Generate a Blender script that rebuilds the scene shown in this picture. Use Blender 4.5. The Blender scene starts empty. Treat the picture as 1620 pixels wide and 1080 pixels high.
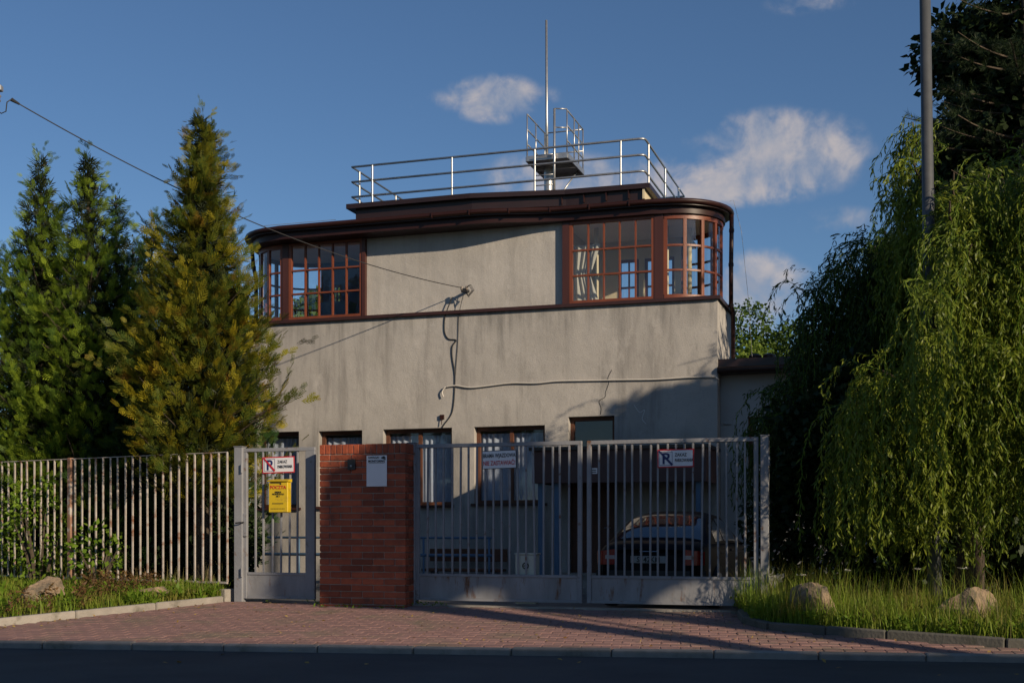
import bpy, math, random
import numpy as np
from mathutils import Vector, Matrix
random.seed(7)
RS = np.random.RandomState(11)
R = math.radians
SC = bpy.context.scene
COL = SC.collection

# ------------------------------------------------------------------ camera, sky, sun, exposure
F = 1950.0; CX = 810.0; HY = 836.0; EYE = 0.98          # focal length and horizon of the photograph
cam_d = bpy.data.cameras.new('camera'); cam = bpy.data.objects.new('camera', cam_d); COL.objects.link(cam)
cam.location = (0, 0, EYE); cam.rotation_euler = (R(90), 0, 0)
cam_d.sensor_width = 36; cam_d.lens = 36 * F / 1620; cam_d.shift_y = (HY - 540) / 1620
cam_d.clip_start = .1; cam_d.clip_end = 3000
SC.camera = cam
SC.cycles.max_bounces = 6; SC.cycles.diffuse_bounces = 3; SC.cycles.glossy_bounces = 3; SC.cycles.transmission_bounces = 4; SC.cycles.transparent_max_bounces = 16

SUN_EL = 20.5
SUN_AZ = (0.671, -0.742)                                 # towards the sun, world XY
AZ_DEG = math.degrees(math.atan2(SUN_AZ[0], SUN_AZ[1]))   # clockwise from +Y
world = bpy.data.worlds.new('World'); SC.world = world; world.use_nodes = True
SC.view_settings.view_transform = 'Standard'; SC.view_settings.look = 'None'
SC.view_settings.exposure = 0.0; SC.view_settings.gamma = 1.0
sun_d = bpy.data.lights.new('sun', 'SUN'); sun = bpy.data.objects.new('sun', sun_d); COL.objects.link(sun)
sun_d.energy = 4.8; sun_d.angle = R(0.5); sun_d.color = (1.0, .82, .60)
_e = R(SUN_EL)
SUNV = Vector((SUN_AZ[0] * math.cos(_e), SUN_AZ[1] * math.cos(_e), math.sin(_e)))
sun.rotation_euler = (-SUNV).to_track_quat('-Z', 'Y').to_euler()
sun.location = (20, -30, 25)

def build_world():
    nt = world.node_tree; nt.nodes.clear()
    N = lambda t, **k: _node(nt, t, **k)
    L = nt.links.new
    out = N('ShaderNodeOutputWorld'); bg = N('ShaderNodeBackground')
    sky = N('ShaderNodeTexSky'); sky.sky_type = 'NISHITA'; sky.sun_disc = False
    sky.sun_elevation = R(SUN_EL); sky.sun_rotation = R(AZ_DEG)
    sky.air_density = 1.0; sky.dust_density = 0.25; sky.ozone_density = 5.2; sky.altitude = 200
    bg.inputs['Strength'].default_value = 0.084
    tc = N('ShaderNodeTexCoord')
    nrm = N('ShaderNodeVectorMath', operation='NORMALIZE'); L(tc.outputs['Generated'], nrm.inputs[0])
    d = nrm.outputs[0]
    noi = N('ShaderNodeTexNoise'); noi.inputs['Scale'].default_value = 26; noi.inputs['Detail'].default_value = 7
    noi.inputs['Roughness'].default_value = .58; noi.inputs['Distortion'].default_value = .35; L(d, noi.inputs['Vector'])
    nlo = N('ShaderNodeTexNoise'); nlo.inputs['Scale'].default_value = 9; nlo.inputs['Detail'].default_value = 3; L(d, nlo.inputs['Vector'])
    sh = N('ShaderNodeVectorMath', operation='ADD'); sh.inputs[1].default_value = (.012, -.006, .014); L(d, sh.inputs[0])
    noi2 = N('ShaderNodeTexNoise'); noi2.inputs['Scale'].default_value = 26; noi2.inputs['Detail'].default_value = 5
    noi2.inputs['Distortion'].default_value = .35; L(sh.outputs[0], noi2.inputs['Vector'])
    clouds = [(782, 156, 62, 30, 1.0), (740, 160, 60, 16, .5), (840, 150, 60, 12, .4), (1222, 246, 118, 56, 1.0), (1120, 288, 170, 36, .95), (880, 283, 110, 34, .75),
              (1196, 466, 74, 56, 1.0), (1288, 0, 58, 18, .55), (1325, 348, 50, 18, .35), (700, 170, 60, 14, .25), (1000, 300, 90, 28, .7)]
    dirs = [(Vector(((x - CX) / F, 1, (HY - y) / F)), sx / F, sy / F, a) for x, y, sx, sy, a in clouds]
    rr = random.Random(5)
    for i in range(8):                                   # the same scattered fair-weather clouds go on round the dome
        az = R(rr.uniform(35, 325)); el = R(rr.uniform(12, 28))
        dirs.append((Vector((math.sin(az) * math.cos(el), math.cos(az) * math.cos(el), math.sin(el))), rr.uniform(.04, .09), rr.uniform(.018, .035), rr.uniform(.6, 1)))
    acc = None
    for v, sx, sy, a in dirs:
        c = v.normalized(); r = Vector((c.y, -c.x, 0)).normalized(); u = r.cross(c)
        d1 = N('ShaderNodeVectorMath', operation='DOT_PRODUCT'); L(d, d1.inputs[0]); d1.inputs[1].default_value = r / sx
        d2 = N('ShaderNodeVectorMath', operation='DOT_PRODUCT'); L(d, d2.inputs[0]); d2.inputs[1].default_value = u / sy
        d3 = N('ShaderNodeVectorMath', operation='DOT_PRODUCT'); L(d, d3.inputs[0]); d3.inputs[1].default_value = c
        p1 = N('ShaderNodeMath', operation='MULTIPLY'); L(d1.outputs['Value'], p1.inputs[0]); L(d1.outputs['Value'], p1.inputs[1])
        p2 = N('ShaderNodeMath', operation='MULTIPLY_ADD'); L(d2.outputs['Value'], p2.inputs[0]); L(d2.outputs['Value'], p2.inputs[1]); L(p1.outputs[0], p2.inputs[2])
        m = N('ShaderNodeMapRange'); L(p2.outputs[0], m.inputs[0]); m.inputs[1].default_value = 0; m.inputs[2].default_value = 1.9
        m.inputs[3].default_value = a; m.inputs[4].default_value = 0
        g = N('ShaderNodeMath', operation='GREATER_THAN'); L(d3.outputs['Value'], g.inputs[0]); g.inputs[1].default_value = .2
        mm = N('ShaderNodeMath', operation='MULTIPLY'); L(m.outputs[0], mm.inputs[0]); L(g.outputs[0], mm.inputs[1])
        if acc is None: acc = mm.outputs[0]
        else:
            x = N('ShaderNodeMath', operation='MAXIMUM'); L(acc, x.inputs[0]); L(mm.outputs[0], x.inputs[1]); acc = x.outputs[0]
    nm = N('ShaderNodeMath', operation='MULTIPLY_ADD'); L(noi.outputs[0], nm.inputs[0]); nm.inputs[1].default_value = 2.3; nm.inputs[2].default_value = -1.42
    nl = N('ShaderNodeMath', operation='MULTIPLY_ADD'); L(nlo.outputs[0], nl.inputs[0]); nl.inputs[1].default_value = .9; L(nm.outputs[0], nl.inputs[2])
    nhi = N('ShaderNodeTexNoise'); nhi.inputs['Scale'].default_value = 70; nhi.inputs['Detail'].default_value = 6; nhi.inputs['Distortion'].default_value = .6; L(d, nhi.inputs['Vector'])
    nh = N('ShaderNodeMath', operation='MULTIPLY_ADD'); L(nhi.outputs[0], nh.inputs[0]); nh.inputs[1].default_value = 1.1; nh.inputs[2].default_value = -.55
    nj = N('ShaderNodeMath', operation='ADD'); L(nl.outputs[0], nj.inputs[0]); L(nh.outputs[0], nj.inputs[1])
    s = N('ShaderNodeMath', operation='ADD'); L(acc, s.inputs[0]); L(nj.outputs[0], s.inputs[1])
    dens = N('ShaderNodeMapRange', interpolation_type='SMOOTHSTEP'); L(s.outputs[0], dens.inputs[0]); dens.inputs[1].default_value = .18; dens.inputs[2].default_value = 1.35
    gate = N('ShaderNodeMapRange', interpolation_type='SMOOTHSTEP'); L(acc, gate.inputs[0]); gate.inputs[1].default_value = 0; gate.inputs[2].default_value = .55
    dm = N('ShaderNodeMath', operation='MULTIPLY'); L(dens.outputs[0], dm.inputs[0]); L(gate.outputs[0], dm.inputs[1])
    df = N('ShaderNodeMath', operation='MULTIPLY'); L(dm.outputs[0], df.inputs[0]); df.inputs[1].default_value = .86
    dif = N('ShaderNodeMath', operation='SUBTRACT'); L(noi.outputs[0], dif.inputs[0]); L(noi2.outputs[0], dif.inputs[1])
    lit = N('ShaderNodeMapRange'); L(dif.outputs[0], lit.inputs[0]); lit.inputs[1].default_value = -.16; lit.inputs[2].default_value = .16
    cc = N('ShaderNodeMix', data_type='RGBA'); L(lit.outputs[0], cc.inputs[0])
    cc.inputs[6].default_value = (3.6, 4.0, 5.0, 1); cc.inputs[7].default_value = (6.3, 5.7, 5.6, 1)
    mx = N('ShaderNodeMix', data_type='RGBA'); L(df.outputs[0], mx.inputs[0]); L(sky.outputs[0], mx.inputs[6]); L(cc.outputs[2], mx.inputs[7])
    L(mx.outputs[2], bg.inputs[0]); L(bg.outputs[0], out.inputs[0])

def _node(nt, t, **k):
    n = nt.nodes.new(t)
    for a, b in k.items(): setattr(n, a, b)
    return n
build_world()

# ------------------------------------------------------------------ materials (all procedural)
def rgb(h):
    c = [int(h[i:i + 2], 16) / 255 for i in (0, 2, 4)]
    return tuple(x / 12.92 if x <= .04045 else ((x + .055) / 1.055) ** 2.4 for x in c)

def pmat(name, c1, c2=None, scale=4, rough=.7, metal=0, bump=0, bscale=60, rand=.0, stretch=None, c3=None, s3=1.2, t3=(.55, .7), spec=.5, coord='pos', rough2=None, coat=0, st3=None):
    m = bpy.data.materials.new(name); m.use_nodes = True; nt = m.node_tree
    b = nt.nodes['Principled BSDF']; L = nt.links.new
    b.inputs['Roughness'].default_value = rough; b.inputs['Metallic'].default_value = metal
    b.inputs['Specular IOR Level'].default_value = spec; b.inputs['Coat Weight'].default_value = coat
    if coord == 'pos': vec = _node(nt, 'ShaderNodeNewGeometry').outputs['Position']
    else: vec = _node(nt, 'ShaderNodeTexCoord').outputs['Object']
    if stretch:
        mp = _node(nt, 'ShaderNodeMapping'); mp.inputs['Scale'].default_value = stretch; L(vec, mp.inputs[0]); v2 = mp.outputs[0]
    else: v2 = vec
    c2 = c2 or tuple(x * .8 for x in c1)
    n = _node(nt, 'ShaderNodeTexNoise'); n.inputs['Scale'].default_value = scale; n.inputs['Detail'].default_value = 6; n.inputs['Roughness'].default_value = .6; L(v2, n.inputs['Vector'])
    mr = _node(nt, 'ShaderNodeMapRange'); L(n.outputs[0], mr.inputs[0]); mr.inputs[1].default_value = .3; mr.inputs[2].default_value = .7
    mx = _node(nt, 'ShaderNodeMix', data_type='RGBA'); L(mr.outputs[0], mx.inputs[0]); mx.inputs[6].default_value = (*c1, 1); mx.inputs[7].default_value = (*c2, 1)
    col = mx.outputs[2]
    if c3:
        n3 = _node(nt, 'ShaderNodeTexNoise'); n3.inputs['Scale'].default_value = s3; n3.inputs['Detail'].default_value = 8; n3.inputs['Roughness'].default_value = .65
        if st3:
            mp3 = _node(nt, 'ShaderNodeMapping'); mp3.inputs['Scale'].default_value = st3; L(vec, mp3.inputs[0]); L(mp3.outputs[0], n3.inputs['Vector'])
        else: L(vec, n3.inputs['Vector'])
        m3 = _node(nt, 'ShaderNodeMapRange'); L(n3.outputs[0], m3.inputs[0]); m3.inputs[1].default_value = t3[0]; m3.inputs[2].default_value = t3[1]
        x3 = _node(nt, 'ShaderNodeMix', data_type='RGBA'); L(m3.outputs[0], x3.inputs[0]); L(col, x3.inputs[6]); x3.inputs[7].default_value = (*c3, 1); col = x3.outputs[2]
        if rough2 is not None:
            r3 = _node(nt, 'ShaderNodeMapRange'); L(m3.outputs[0], r3.inputs[0]); r3.inputs[3].default_value = rough; r3.inputs[4].default_value = rough2; L(r3.outputs[0], b.inputs['Roughness'])
    if rand:
        oi = _node(nt, 'ShaderNodeObjectInfo'); hs = _node(nt, 'ShaderNodeHueSaturation')
        mm = _node(nt, 'ShaderNodeMapRange'); L(oi.outputs['Random'], mm.inputs[0]); mm.inputs[3].default_value = 1 - rand; mm.inputs[4].default_value = 1 + rand
        L(mm.outputs[0], hs.inputs['Value']); L(col, hs.inputs['Color']); col = hs.outputs[0]
    L(col, b.inputs['Base Color'])
    if bump:
        nb = _node(nt, 'ShaderNodeTexNoise'); nb.inputs['Scale'].default_value = bscale; nb.inputs['Detail'].default_value = 5; L(vec, nb.inputs['Vector'])
        bp = _node(nt, 'ShaderNodeBump'); bp.inputs['Strength'].default_value = bump; bp.inputs['Distance'].default_value = .02; L(nb.outputs[0], bp.inputs['Height']); L(bp.outputs[0], b.inputs['Normal'])
    return m

def leafmat(name, c1, c2, c3=None, trans=.35, rough=.55, p3=.3, nscale=1.2, tint=0, spec=.25):
    m = bpy.data.materials.new(name); m.use_nodes = True; nt = m.node_tree; nt.nodes.clear(); L = nt.links.new
    out = _node(nt, 'ShaderNodeOutputMaterial'); g = _node(nt, 'ShaderNodeNewGeometry')
    mx = _node(nt, 'ShaderNodeMix', data_type='RGBA')
    if tint:
        at = _node(nt, 'ShaderNodeAttribute'); at.attribute_name = 'tint'; ma = _node(nt, 'ShaderNodeMath', operation='MULTIPLY'); L(at.outputs['Fac'], ma.inputs[0]); ma.inputs[1].default_value = tint
        mb_ = _node(nt, 'ShaderNodeMath', operation='MULTIPLY_ADD'); L(g.outputs['Random Per Island'], mb_.inputs[0]); mb_.inputs[1].default_value = 1 - tint; L(ma.outputs[0], mb_.inputs[2]); L(mb_.outputs[0], mx.inputs[0])
    else: L(g.outputs['Random Per Island'], mx.inputs[0])
    mx.inputs[6].default_value = (*c1, 1); mx.inputs[7].default_value = (*c2, 1)
    col = mx.outputs[2]
    if c3:
        n = _node(nt, 'ShaderNodeTexNoise'); n.inputs['Scale'].default_value = nscale; n.inputs['Detail'].default_value = 4; L(g.outputs['Position'], n.inputs['Vector'])
        mr = _node(nt, 'ShaderNodeMapRange'); L(n.outputs[0], mr.inputs[0]); mr.inputs[1].default_value = .62 - p3 * .5; mr.inputs[2].default_value = .78 - p3 * .5
        x = _node(nt, 'ShaderNodeMix', data_type='RGBA'); L(mr.outputs[0], x.inputs[0]); L(col, x.inputs[6]); x.inputs[7].default_value = (*c3, 1); col = x.outputs[2]
    b = _node(nt, 'ShaderNodeBsdfPrincipled'); b.inputs['Roughness'].default_value = rough; b.inputs['Specular IOR Level'].default_value = spec; L(col, b.inputs['Base Color'])
    t = _node(nt, 'ShaderNodeBsdfTranslucent'); L(col, t.inputs[0])
    ms = _node(nt, 'ShaderNodeMixShader'); ms.inputs[0].default_value = trans; L(b.outputs[0], ms.inputs[1]); L(t.outputs[0], ms.inputs[2]); L(ms.outputs[0], out.inputs[0])
    return m

def glassmat(name, tint=(.9, .93, .95), refl=1.5, rough=.01, dark=None):
    m = bpy.data.materials.new(name); m.use_nodes = True; nt = m.node_tree; nt.nodes.clear(); L = nt.links.new
    out = _node(nt, 'ShaderNodeOutputMaterial'); lw = _node(nt, 'ShaderNodeLayerWeight'); pw = _node(nt, 'ShaderNodeMath', operation='POWER'); L(lw.outputs['Facing'], pw.inputs[0]); pw.inputs[1].default_value = 5
    f0 = ((refl - 1) / (refl + 1)) ** 2; fr = _node(nt, 'ShaderNodeMath', operation='MULTIPLY_ADD'); L(pw.outputs[0], fr.inputs[0]); fr.inputs[1].default_value = 1 - f0; fr.inputs[2].default_value = f0
    gl = _node(nt, 'ShaderNodeBsdfGlossy'); gl.inputs['Roughness'].default_value = rough; gl.inputs['Color'].default_value = (1, 1, 1, 1)
    n = _node(nt, 'ShaderNodeTexNoise'); n.inputs['Scale'].default_value = 2.5; g = _node(nt, 'ShaderNodeNewGeometry'); L(g.outputs['Position'], n.inputs['Vector'])
    bp = _node(nt, 'ShaderNodeBump'); bp.inputs['Strength'].default_value = .05; bp.inputs['Distance'].default_value = .05; L(n.outputs[0], bp.inputs['Height']); L(bp.outputs[0], gl.inputs['Normal'])
    if dark:
        t = _node(nt, 'ShaderNodeBsdfPrincipled'); t.inputs['Base Color'].default_value = (*dark, 1); t.inputs['Roughness'].default_value = .1
    else:
        t = _node(nt, 'ShaderNodeBsdfTransparent'); t.inputs[0].default_value = (*tint, 1)
    ms = _node(nt, 'ShaderNodeMixShader'); L(fr.outputs[0], ms.inputs[0]); L(t.outputs[0], ms.inputs[1]); L(gl.outputs[0], ms.inputs[2]); L(ms.outputs[0], out.inputs[0])
    return m

def plaster_mat(name='plaster', g=1.0, st=1.0):
    m = bpy.data.materials.new(name); m.use_nodes = True; nt = m.node_tree; L = nt.links.new
    b = nt.nodes['Principled BSDF']; b.inputs['Roughness'].default_value = .93; b.inputs['Specular IOR Level'].default_value = .15
    v = _node(nt, 'ShaderNodeNewGeometry').outputs['Position']
    def noise(scale, st, det=6, ro=.6, dist=0):
        mp = _node(nt, 'ShaderNodeMapping'); mp.inputs['Scale'].default_value = st; L(v, mp.inputs[0])
        n = _node(nt, 'ShaderNodeTexNoise'); n.inputs['Scale'].default_value = scale; n.inputs['Detail'].default_value = det; n.inputs['Roughness'].default_value = ro; n.inputs['Distortion'].default_value = dist; L(mp.outputs[0], n.inputs['Vector']); return n.outputs[0]
    def mixc(f, lo, hi, ca, cb, amt=1):
        r = _node(nt, 'ShaderNodeMapRange'); L(f, r.inputs[0]); r.inputs[1].default_value = lo; r.inputs[2].default_value = hi; r.inputs[4].default_value = amt
        x = _node(nt, 'ShaderNodeMix', data_type='RGBA'); L(r.outputs[0], x.inputs[0])
        if isinstance(ca, tuple): x.inputs[6].default_value = (*ca, 1)
        else: L(ca, x.inputs[6])
        x.inputs[7].default_value = (*[q * g for q in cb], 1); return x.outputs[2]
    c = mixc(noise(.7, (1, 1, 1.0)), .3, .7, tuple(q * g for q in (.46, .437, .405)), (.345, .326, .302))
    c = mixc(noise(1.0, (3.2, 3.2, .35), 7, .65), .52, .75, c, (.20, .19, .178), .85 * st)      # rain streaks
    c = mixc(noise(1.0, (2.2, 2.2, .5), 5, .6, .4), .60, .78, c, (.14, .14, .135), .75 * st)
    c = mixc(noise(2.6, (1, 1, .55), 8, .7), .56, .72, c, (.54, .51, .475), .6)           # lighter mends
    sx_ = _node(nt, 'ShaderNodeSeparateXYZ'); L(v, sx_.inputs[0])
    mk = _node(nt, 'ShaderNodeMapRange'); L(sx_.outputs[2], mk.inputs[0]); mk.inputs[1].default_value = 3.5; mk.inputs[2].default_value = 5.0
    mu = _node(nt, 'ShaderNodeMath', operation='MULTIPLY'); L(noise(1.0, (7, 7, .12), 6, .65), mu.inputs[0]); L(mk.outputs[0], mu.inputs[1])
    c = mixc(mu.outputs[0], .42, .68, c, (.17, .165, .155), .55 if st > .9 else .12)                          # drips below the ledge
    mk2 = _node(nt, 'ShaderNodeMapRange'); L(sx_.outputs[2], mk2.inputs[0]); mk2.inputs[1].default_value = 3.7; mk2.inputs[2].default_value = 2.6
    mu2 = _node(nt, 'ShaderNodeMath', operation='MULTIPLY'); L(noise(1.0, (1.6, 1.6, .6), 6, .6), mu2.inputs[0]); L(mk2.outputs[0], mu2.inputs[1])
    c = mixc(mu2.outputs[0], .40, .66, c, (.16, .16, .155), .6 * st)                      # grime above the window heads
    c = mixc(noise(26, (1, 1, 1), 4, .7), .55, .8, c, (.22, .20, .18), .5)
    L(c, b.inputs['Base Color'])
    bp = _node(nt, 'ShaderNodeBump'); bp.inputs['Strength'].default_value = .35; bp.inputs['Distance'].default_value = .02
    L(noise(45, (1, 1, 1), 6, .7), bp.inputs['Height'])
    bp2 = _node(nt, 'ShaderNodeBump'); bp2.inputs['Strength'].default_value = .35; bp2.inputs['Distance'].default_value = .06
    L(noise(2.2, (1, 1, .8), 3, .5), bp2.inputs['Height']); L(bp.outputs[0], bp2.inputs['Normal']); L(bp2.outputs[0], b.inputs['Normal'])
    return m

M = {}
M['plaster'] = plaster_mat()
M['plaster_up'] = plaster_mat('upper_plaster', 1.12, .45)
M['annex_plaster'] = pmat('annex_plaster', (.40, .40, .39), (.33, .33, .32), 1.5, .9, bump=.3, bscale=40)
M['roof'] = pmat('roof_metal', (.026, .011, .010), (.019, .009, .008), 3, .42, bump=.1, bscale=8, spec=.5)
M['gutter'] = pmat('gutter_paint', (.034, .012, .010), (.024, .009, .008), 5, .42, spec=.3)
M['wood'] = pmat('window_wood', (.205, .056, .024), (.145, .038, .017), 6, .42, stretch=(1, 1, .2), bump=.1, bscale=30)
M['wood_old'] = pmat('old_window_wood', (.13, .048, .022), (.08, .03, .016), 6, .6, bump=.1)
M['wood_dark'] = pmat('dark_post_wood', (.07, .022, .016), (.05, .017, .013), 6, .45, stretch=(1, 1, .2))
M['ledge'] = pmat('ledge_metal', (.05, .018, .014), (.034, .014, .012), 4, .45)
M['glass'] = glassmat('window_glass', (.97, .98, .98), 1.5)
M['glass_low'] = glassmat('ground_floor_glass', (.93, .95, .97), 1.5)
M['cream'] = pmat('interior_cream', (.62, .54, .36), (.55, .48, .33), 2, .8)
M['ceiling'] = pmat('ceiling_white', (.80, .77, .73), (.74, .71, .68), 2, .85)
M['plate'] = pmat('number_plate', (.34, .34, .33), None, 4, .5)
M['pole'] = pmat('street_pole_steel', (.10, .105, .11), (.075, .08, .085), 8, .6, metal=.3)
M['interior'] = pmat('interior_wall', (.36, .33, .30), (.30, .28, .26), 2, .85)
M['interior_blue'] = pmat('interior_blue', (.09, .13, .24), (.07, .10, .19), 2, .8)
M['floor_in'] = pmat('interior_floor', (.34, .26, .18), (.27, .20, .14), 4, .6)
M['curtain'] = leafmat('curtain', (.62, .66, .74), (.56, .60, .70), trans=.3, rough=.9)
M['lace'] = leafmat('lace_curtain', (.75, .74, .68), (.68, .67, .6), trans=.4, rough=.9)
M['galv'] = pmat('galvanised_steel', (.50, .50, .49), (.38, .385, .39), 14, .38, metal=.75, c3=(.30, .30, .29), s3=6)
M['steel_dark'] = pmat('weathered_steel', (.36, .365, .37), (.27, .275, .28), 10, .5, metal=.5)
M['gate'] = pmat('gate_paint', (.27, .275, .29), (.20, .205, .22), 3, .55, bump=.15, bscale=30, c3=(.14, .075, .045), s3=7, t3=(.59, .69), spec=.35, rough2=.9)
M['gate_panel'] = pmat('gate_panel_paint', (.28, .285, .30), (.19, .19, .195), 2.6, .55, bump=.2, bscale=14, stretch=(2.2, 2.2, .5), c3=(.15, .075, .04), s3=3.4, t3=(.57, .68), spec=.35, rough2=.9, st3=(2.6, 2.6, .55))
M['fence'] = pmat('old_fence_paint', (.50, .46, .42), (.36, .31, .27), 9, .7, c3=(.22, .10, .055), s3=7, t3=(.52, .66), bump=.2, bscale=60)
M['rustpost'] = pmat('rusty_post', (.34, .20, .13), (.22, .11, .07), 8, .8, c3=(.46, .42, .38), s3=5, t3=(.52, .6), bump=.2)
M['brick'] = pmat('clinker_brick', (.36, .080, .030), (.25, .052, .022), 9, .75, bump=.35, bscale=45, rand=.42, c3=(.10, .035, .022), s3=6, t3=(.54, .74))
M['mortar'] = pmat('mortar', (.40, .36, .31), (.27, .24, .21), 12, .95, bump=.3)
M['concrete'] = pmat('concrete', (.33, .30, .26), (.24, .22, .19), 5, .9, bump=.3, bscale=40, rand=.1, c3=(.14, .13, .10), s3=3)
M['kerb_dark'] = pmat('road_kerb_concrete', (.27, .25, .23), (.19, .18, .16), 5, .9, bump=.3, bscale=40, rand=.12, c3=(.10, .10, .075), s3=2.2)
M['kerb_shaded'] = pmat('shaded_mossy_kerb', (.12, .115, .10), (.075, .075, .06), 4, .95, bump=.4, bscale=30, rand=.1, c3=(.045, .055, .025), s3=3)  # kerb concrete with a band of shade put into its colour, plus mossy patches
M['paver'] = pmat('paver_red', (.285, .165, .145), (.235, .135, .12), 7, .85, bump=.3, bscale=60, rand=.10, c3=(.155, .14, .09), s3=1.3, t3=(.50, .74))
M['sand'] = pmat('joint_sand', (.17, .12, .10), (.12, .09, .07), 9, .95, bump=.3)
M['asphalt'] = pmat('asphalt', (.072, .071, .070), (.040, .040, .043), 1.1, .8, bump=.5, bscale=160, c3=(.085, .082, .078), s3=60, t3=(.58, .7))
M['yard'] = pmat('yard_paving', (.16, .15, .14), (.11, .105, .095), 4, .9, bump=.3)
M['soil'] = pmat('soil', (.075, .058, .035), (.045, .04, .022), 6, .95, bump=.5, bscale=25)
M['far_ground'] = pmat('far_ground', (.07, .09, .035), (.09, .08, .05), .3, .95)
M['rock'] = pmat('rock', (.34, .245, .155), (.19, .14, .095), 7, .9, bump=1.0, bscale=22, c3=(.09, .08, .06), s3=5, t3=(.5, .66))
M['black'] = pmat('black_rubber', (.018, .018, .019), None, 4, .6)
M['cable'] = pmat('black_cable', (.03, .03, .032), None, 4, .6)
M['cable_white'] = pmat('white_cable', (.62, .58, .52), (.5, .47, .42), 5, .6)
M['sign_white'] = pmat('sign_white', (.74, .74, .76), (.68, .68, .70), 3, .45)
M['sign_red'] = pmat('sign_red', (.52, .018, .03), (.45, .015, .025), 3, .45)
M['sign_blue'] = pmat('sign_blue', (.012, .018, .12), None, 3, .45)
M['sign_black'] = pmat('sign_black', (.012, .014, .018), None, 3, .45)
M['yellow'] = pmat('mailbox_yellow', (.66, .46, .015), (.58, .40, .012), 5, .4, c3=(.42, .28, .03), s3=9)
M['box_pale'] = pmat('utility_box', (.52, .55, .48), (.46, .48, .42), 4, .6)
M['blue_paint'] = pmat('blue_paint', (.085, .16, .26), (.06, .12, .20), 4, .5)
M['canopy'] = pmat('canopy_brown', (.10, .045, .038), (.07, .032, .028), 3, .6)
M['car'] = pmat('car_paint', (.008, .009, .012), (.007, .008, .010), 2, .5, spec=.12, coat=.0)
M['car_glass'] = glassmat('car_glass', refl=2.6, dark=(.01, .015, .02))
M['car_trim'] = pmat('car_trim', (.02, .02, .021), None, 3, .5)
M['tail'] = pmat('tail_light', (.33, .012, .012), (.22, .008, .008), 20, .2, coat=.6)
M['tail_white'] = pmat('reverse_light', (.5, .38, .36), None, 20, .2, coat=.6)
M['chrome'] = pmat('chrome', (.6, .6, .62), None, 5, .15, metal=1)
M['bark'] = pmat('bark', (.10, .075, .05), (.055, .042, .03), 14, .95, bump=.8, bscale=22, stretch=(1, 1, .25))
M['chimney'] = pmat('chimney_pipe', (.30, .09, .05), (.22, .065, .04), 8, .7)
M['wood_pole'] = pmat('utility_pole_wood', (.14, .11, .08), (.09, .07, .055), 8, .9, bump=.4)
M['ceramic'] = pmat('insulator', (.26, .22, .18), (.16, .13, .11), 8, .3)
M['house_wall'] = pmat('house_render', (.46, .42, .36), (.40, .37, .32), 1, .9, bump=.2)
M['house_roof'] = pmat('house_tiles', (.22, .07, .045), (.16, .05, .035), 3, .8, bump=.4, bscale=10)
# foliage
M['thuja_green'] = leafmat('thuja_green', (.045, .105, .016), (.29, .385, .034), None, .3, tint=.75)
M['thuja_dark'] = leafmat('thuja_dark', (.018, .050, .016), (.060, .120, .024), None, .25, tint=.75)
M['thuja_bronze'] = leafmat('thuja_bronze', (.040, .082, .014), (.40, .33, .020), (.23, .125, .018), .3, p3=.10, nscale=3.0, tint=.78)
M['thuja_inner_shade'] = leafmat('thuja_inner_shade', (.016, .026, .009), (.030, .040, .012), None, .2)  # inner sprays coloured darker to paint shade between the boughs
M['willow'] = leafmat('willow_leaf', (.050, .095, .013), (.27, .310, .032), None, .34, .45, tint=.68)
M['willow_shade'] = leafmat('shaded_willow_leaf', (.028, .058, .014), (.065, .105, .022), None, .3, .5, tint=.5)  # willow leaf darkened, shade put into the colour
M['willow_inner'] = leafmat('willow_inner_shade', (.022, .040, .010), (.040, .062, .014), None, .25)  # inner leaves darkened so that gaps in the crown look shaded
M['spruce'] = leafmat('pine_needles', (.018, .036, .015), (.035, .058, .018), None, .15)
M['broad'] = leafmat('broadleaf', (.055, .105, .016), (.105, .165, .026), None, .38)
M['lime'] = leafmat('lime_leaf', (.15, .23, .035), (.22, .30, .05), None, .42)
M['hedge'] = leafmat('shaded_hedge_leaf', (.014, .030, .009), (.026, .046, .012), None, .2)  # leaves near black, deep shade put into their colour
M['grass'] = leafmat('grass_blade', (.13, .225, .020), (.24, .32, .034), (.25, .23, .05), .4, p3=.3, nscale=3)
M['dry'] = leafmat('dry_grass', (.30, .26, .10), (.22, .22, .07), None, .35)
M['weed'] = leafmat('weed_leaf', (.12, .22, .020), (.20, .30, .03), None, .4)
M['weed_red'] = leafmat('weed_red', (.13, .07, .035), (.18, .11, .04), None, .3)
M['flower'] = leafmat('yarrow', (.70, .68, .58), (.6, .58, .5), None, .3)
M['litter'] = leafmat('fallen_leaf', (.42, .30, .08), (.30, .17, .06), None, .2)

# ------------------------------------------------------------------ mesh helpers
def link(name, me, mat=None, parent=None, loc=None, rot=None):
    o = bpy.data.objects.new(name, me); COL.objects.link(o)
    if mat is not None and me is not None and len(me.materials) == 0: me.materials.append(M[mat] if isinstance(mat, str) else mat)
    if parent is not None: o.parent = parent
    if loc is not None: o.location = loc
    if rot is not None: o.rotation_euler = rot
    return o

def tag(o, label=None, cat=None, group=None, kind=None):
    if label: o['label'] = label
    if cat: o['category'] = cat
    if group: o['group'] = group
    if kind: o['kind'] = kind
    return o

def thing(name, label, cat, loc=(0, 0, 0), rz=0, group=None):
    o = bpy.data.objects.new(name, None); COL.objects.link(o); o.empty_display_size = .1
    o.location = loc; o.rotation_euler = (0, 0, rz)
    return tag(o, label, cat, group)

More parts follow.
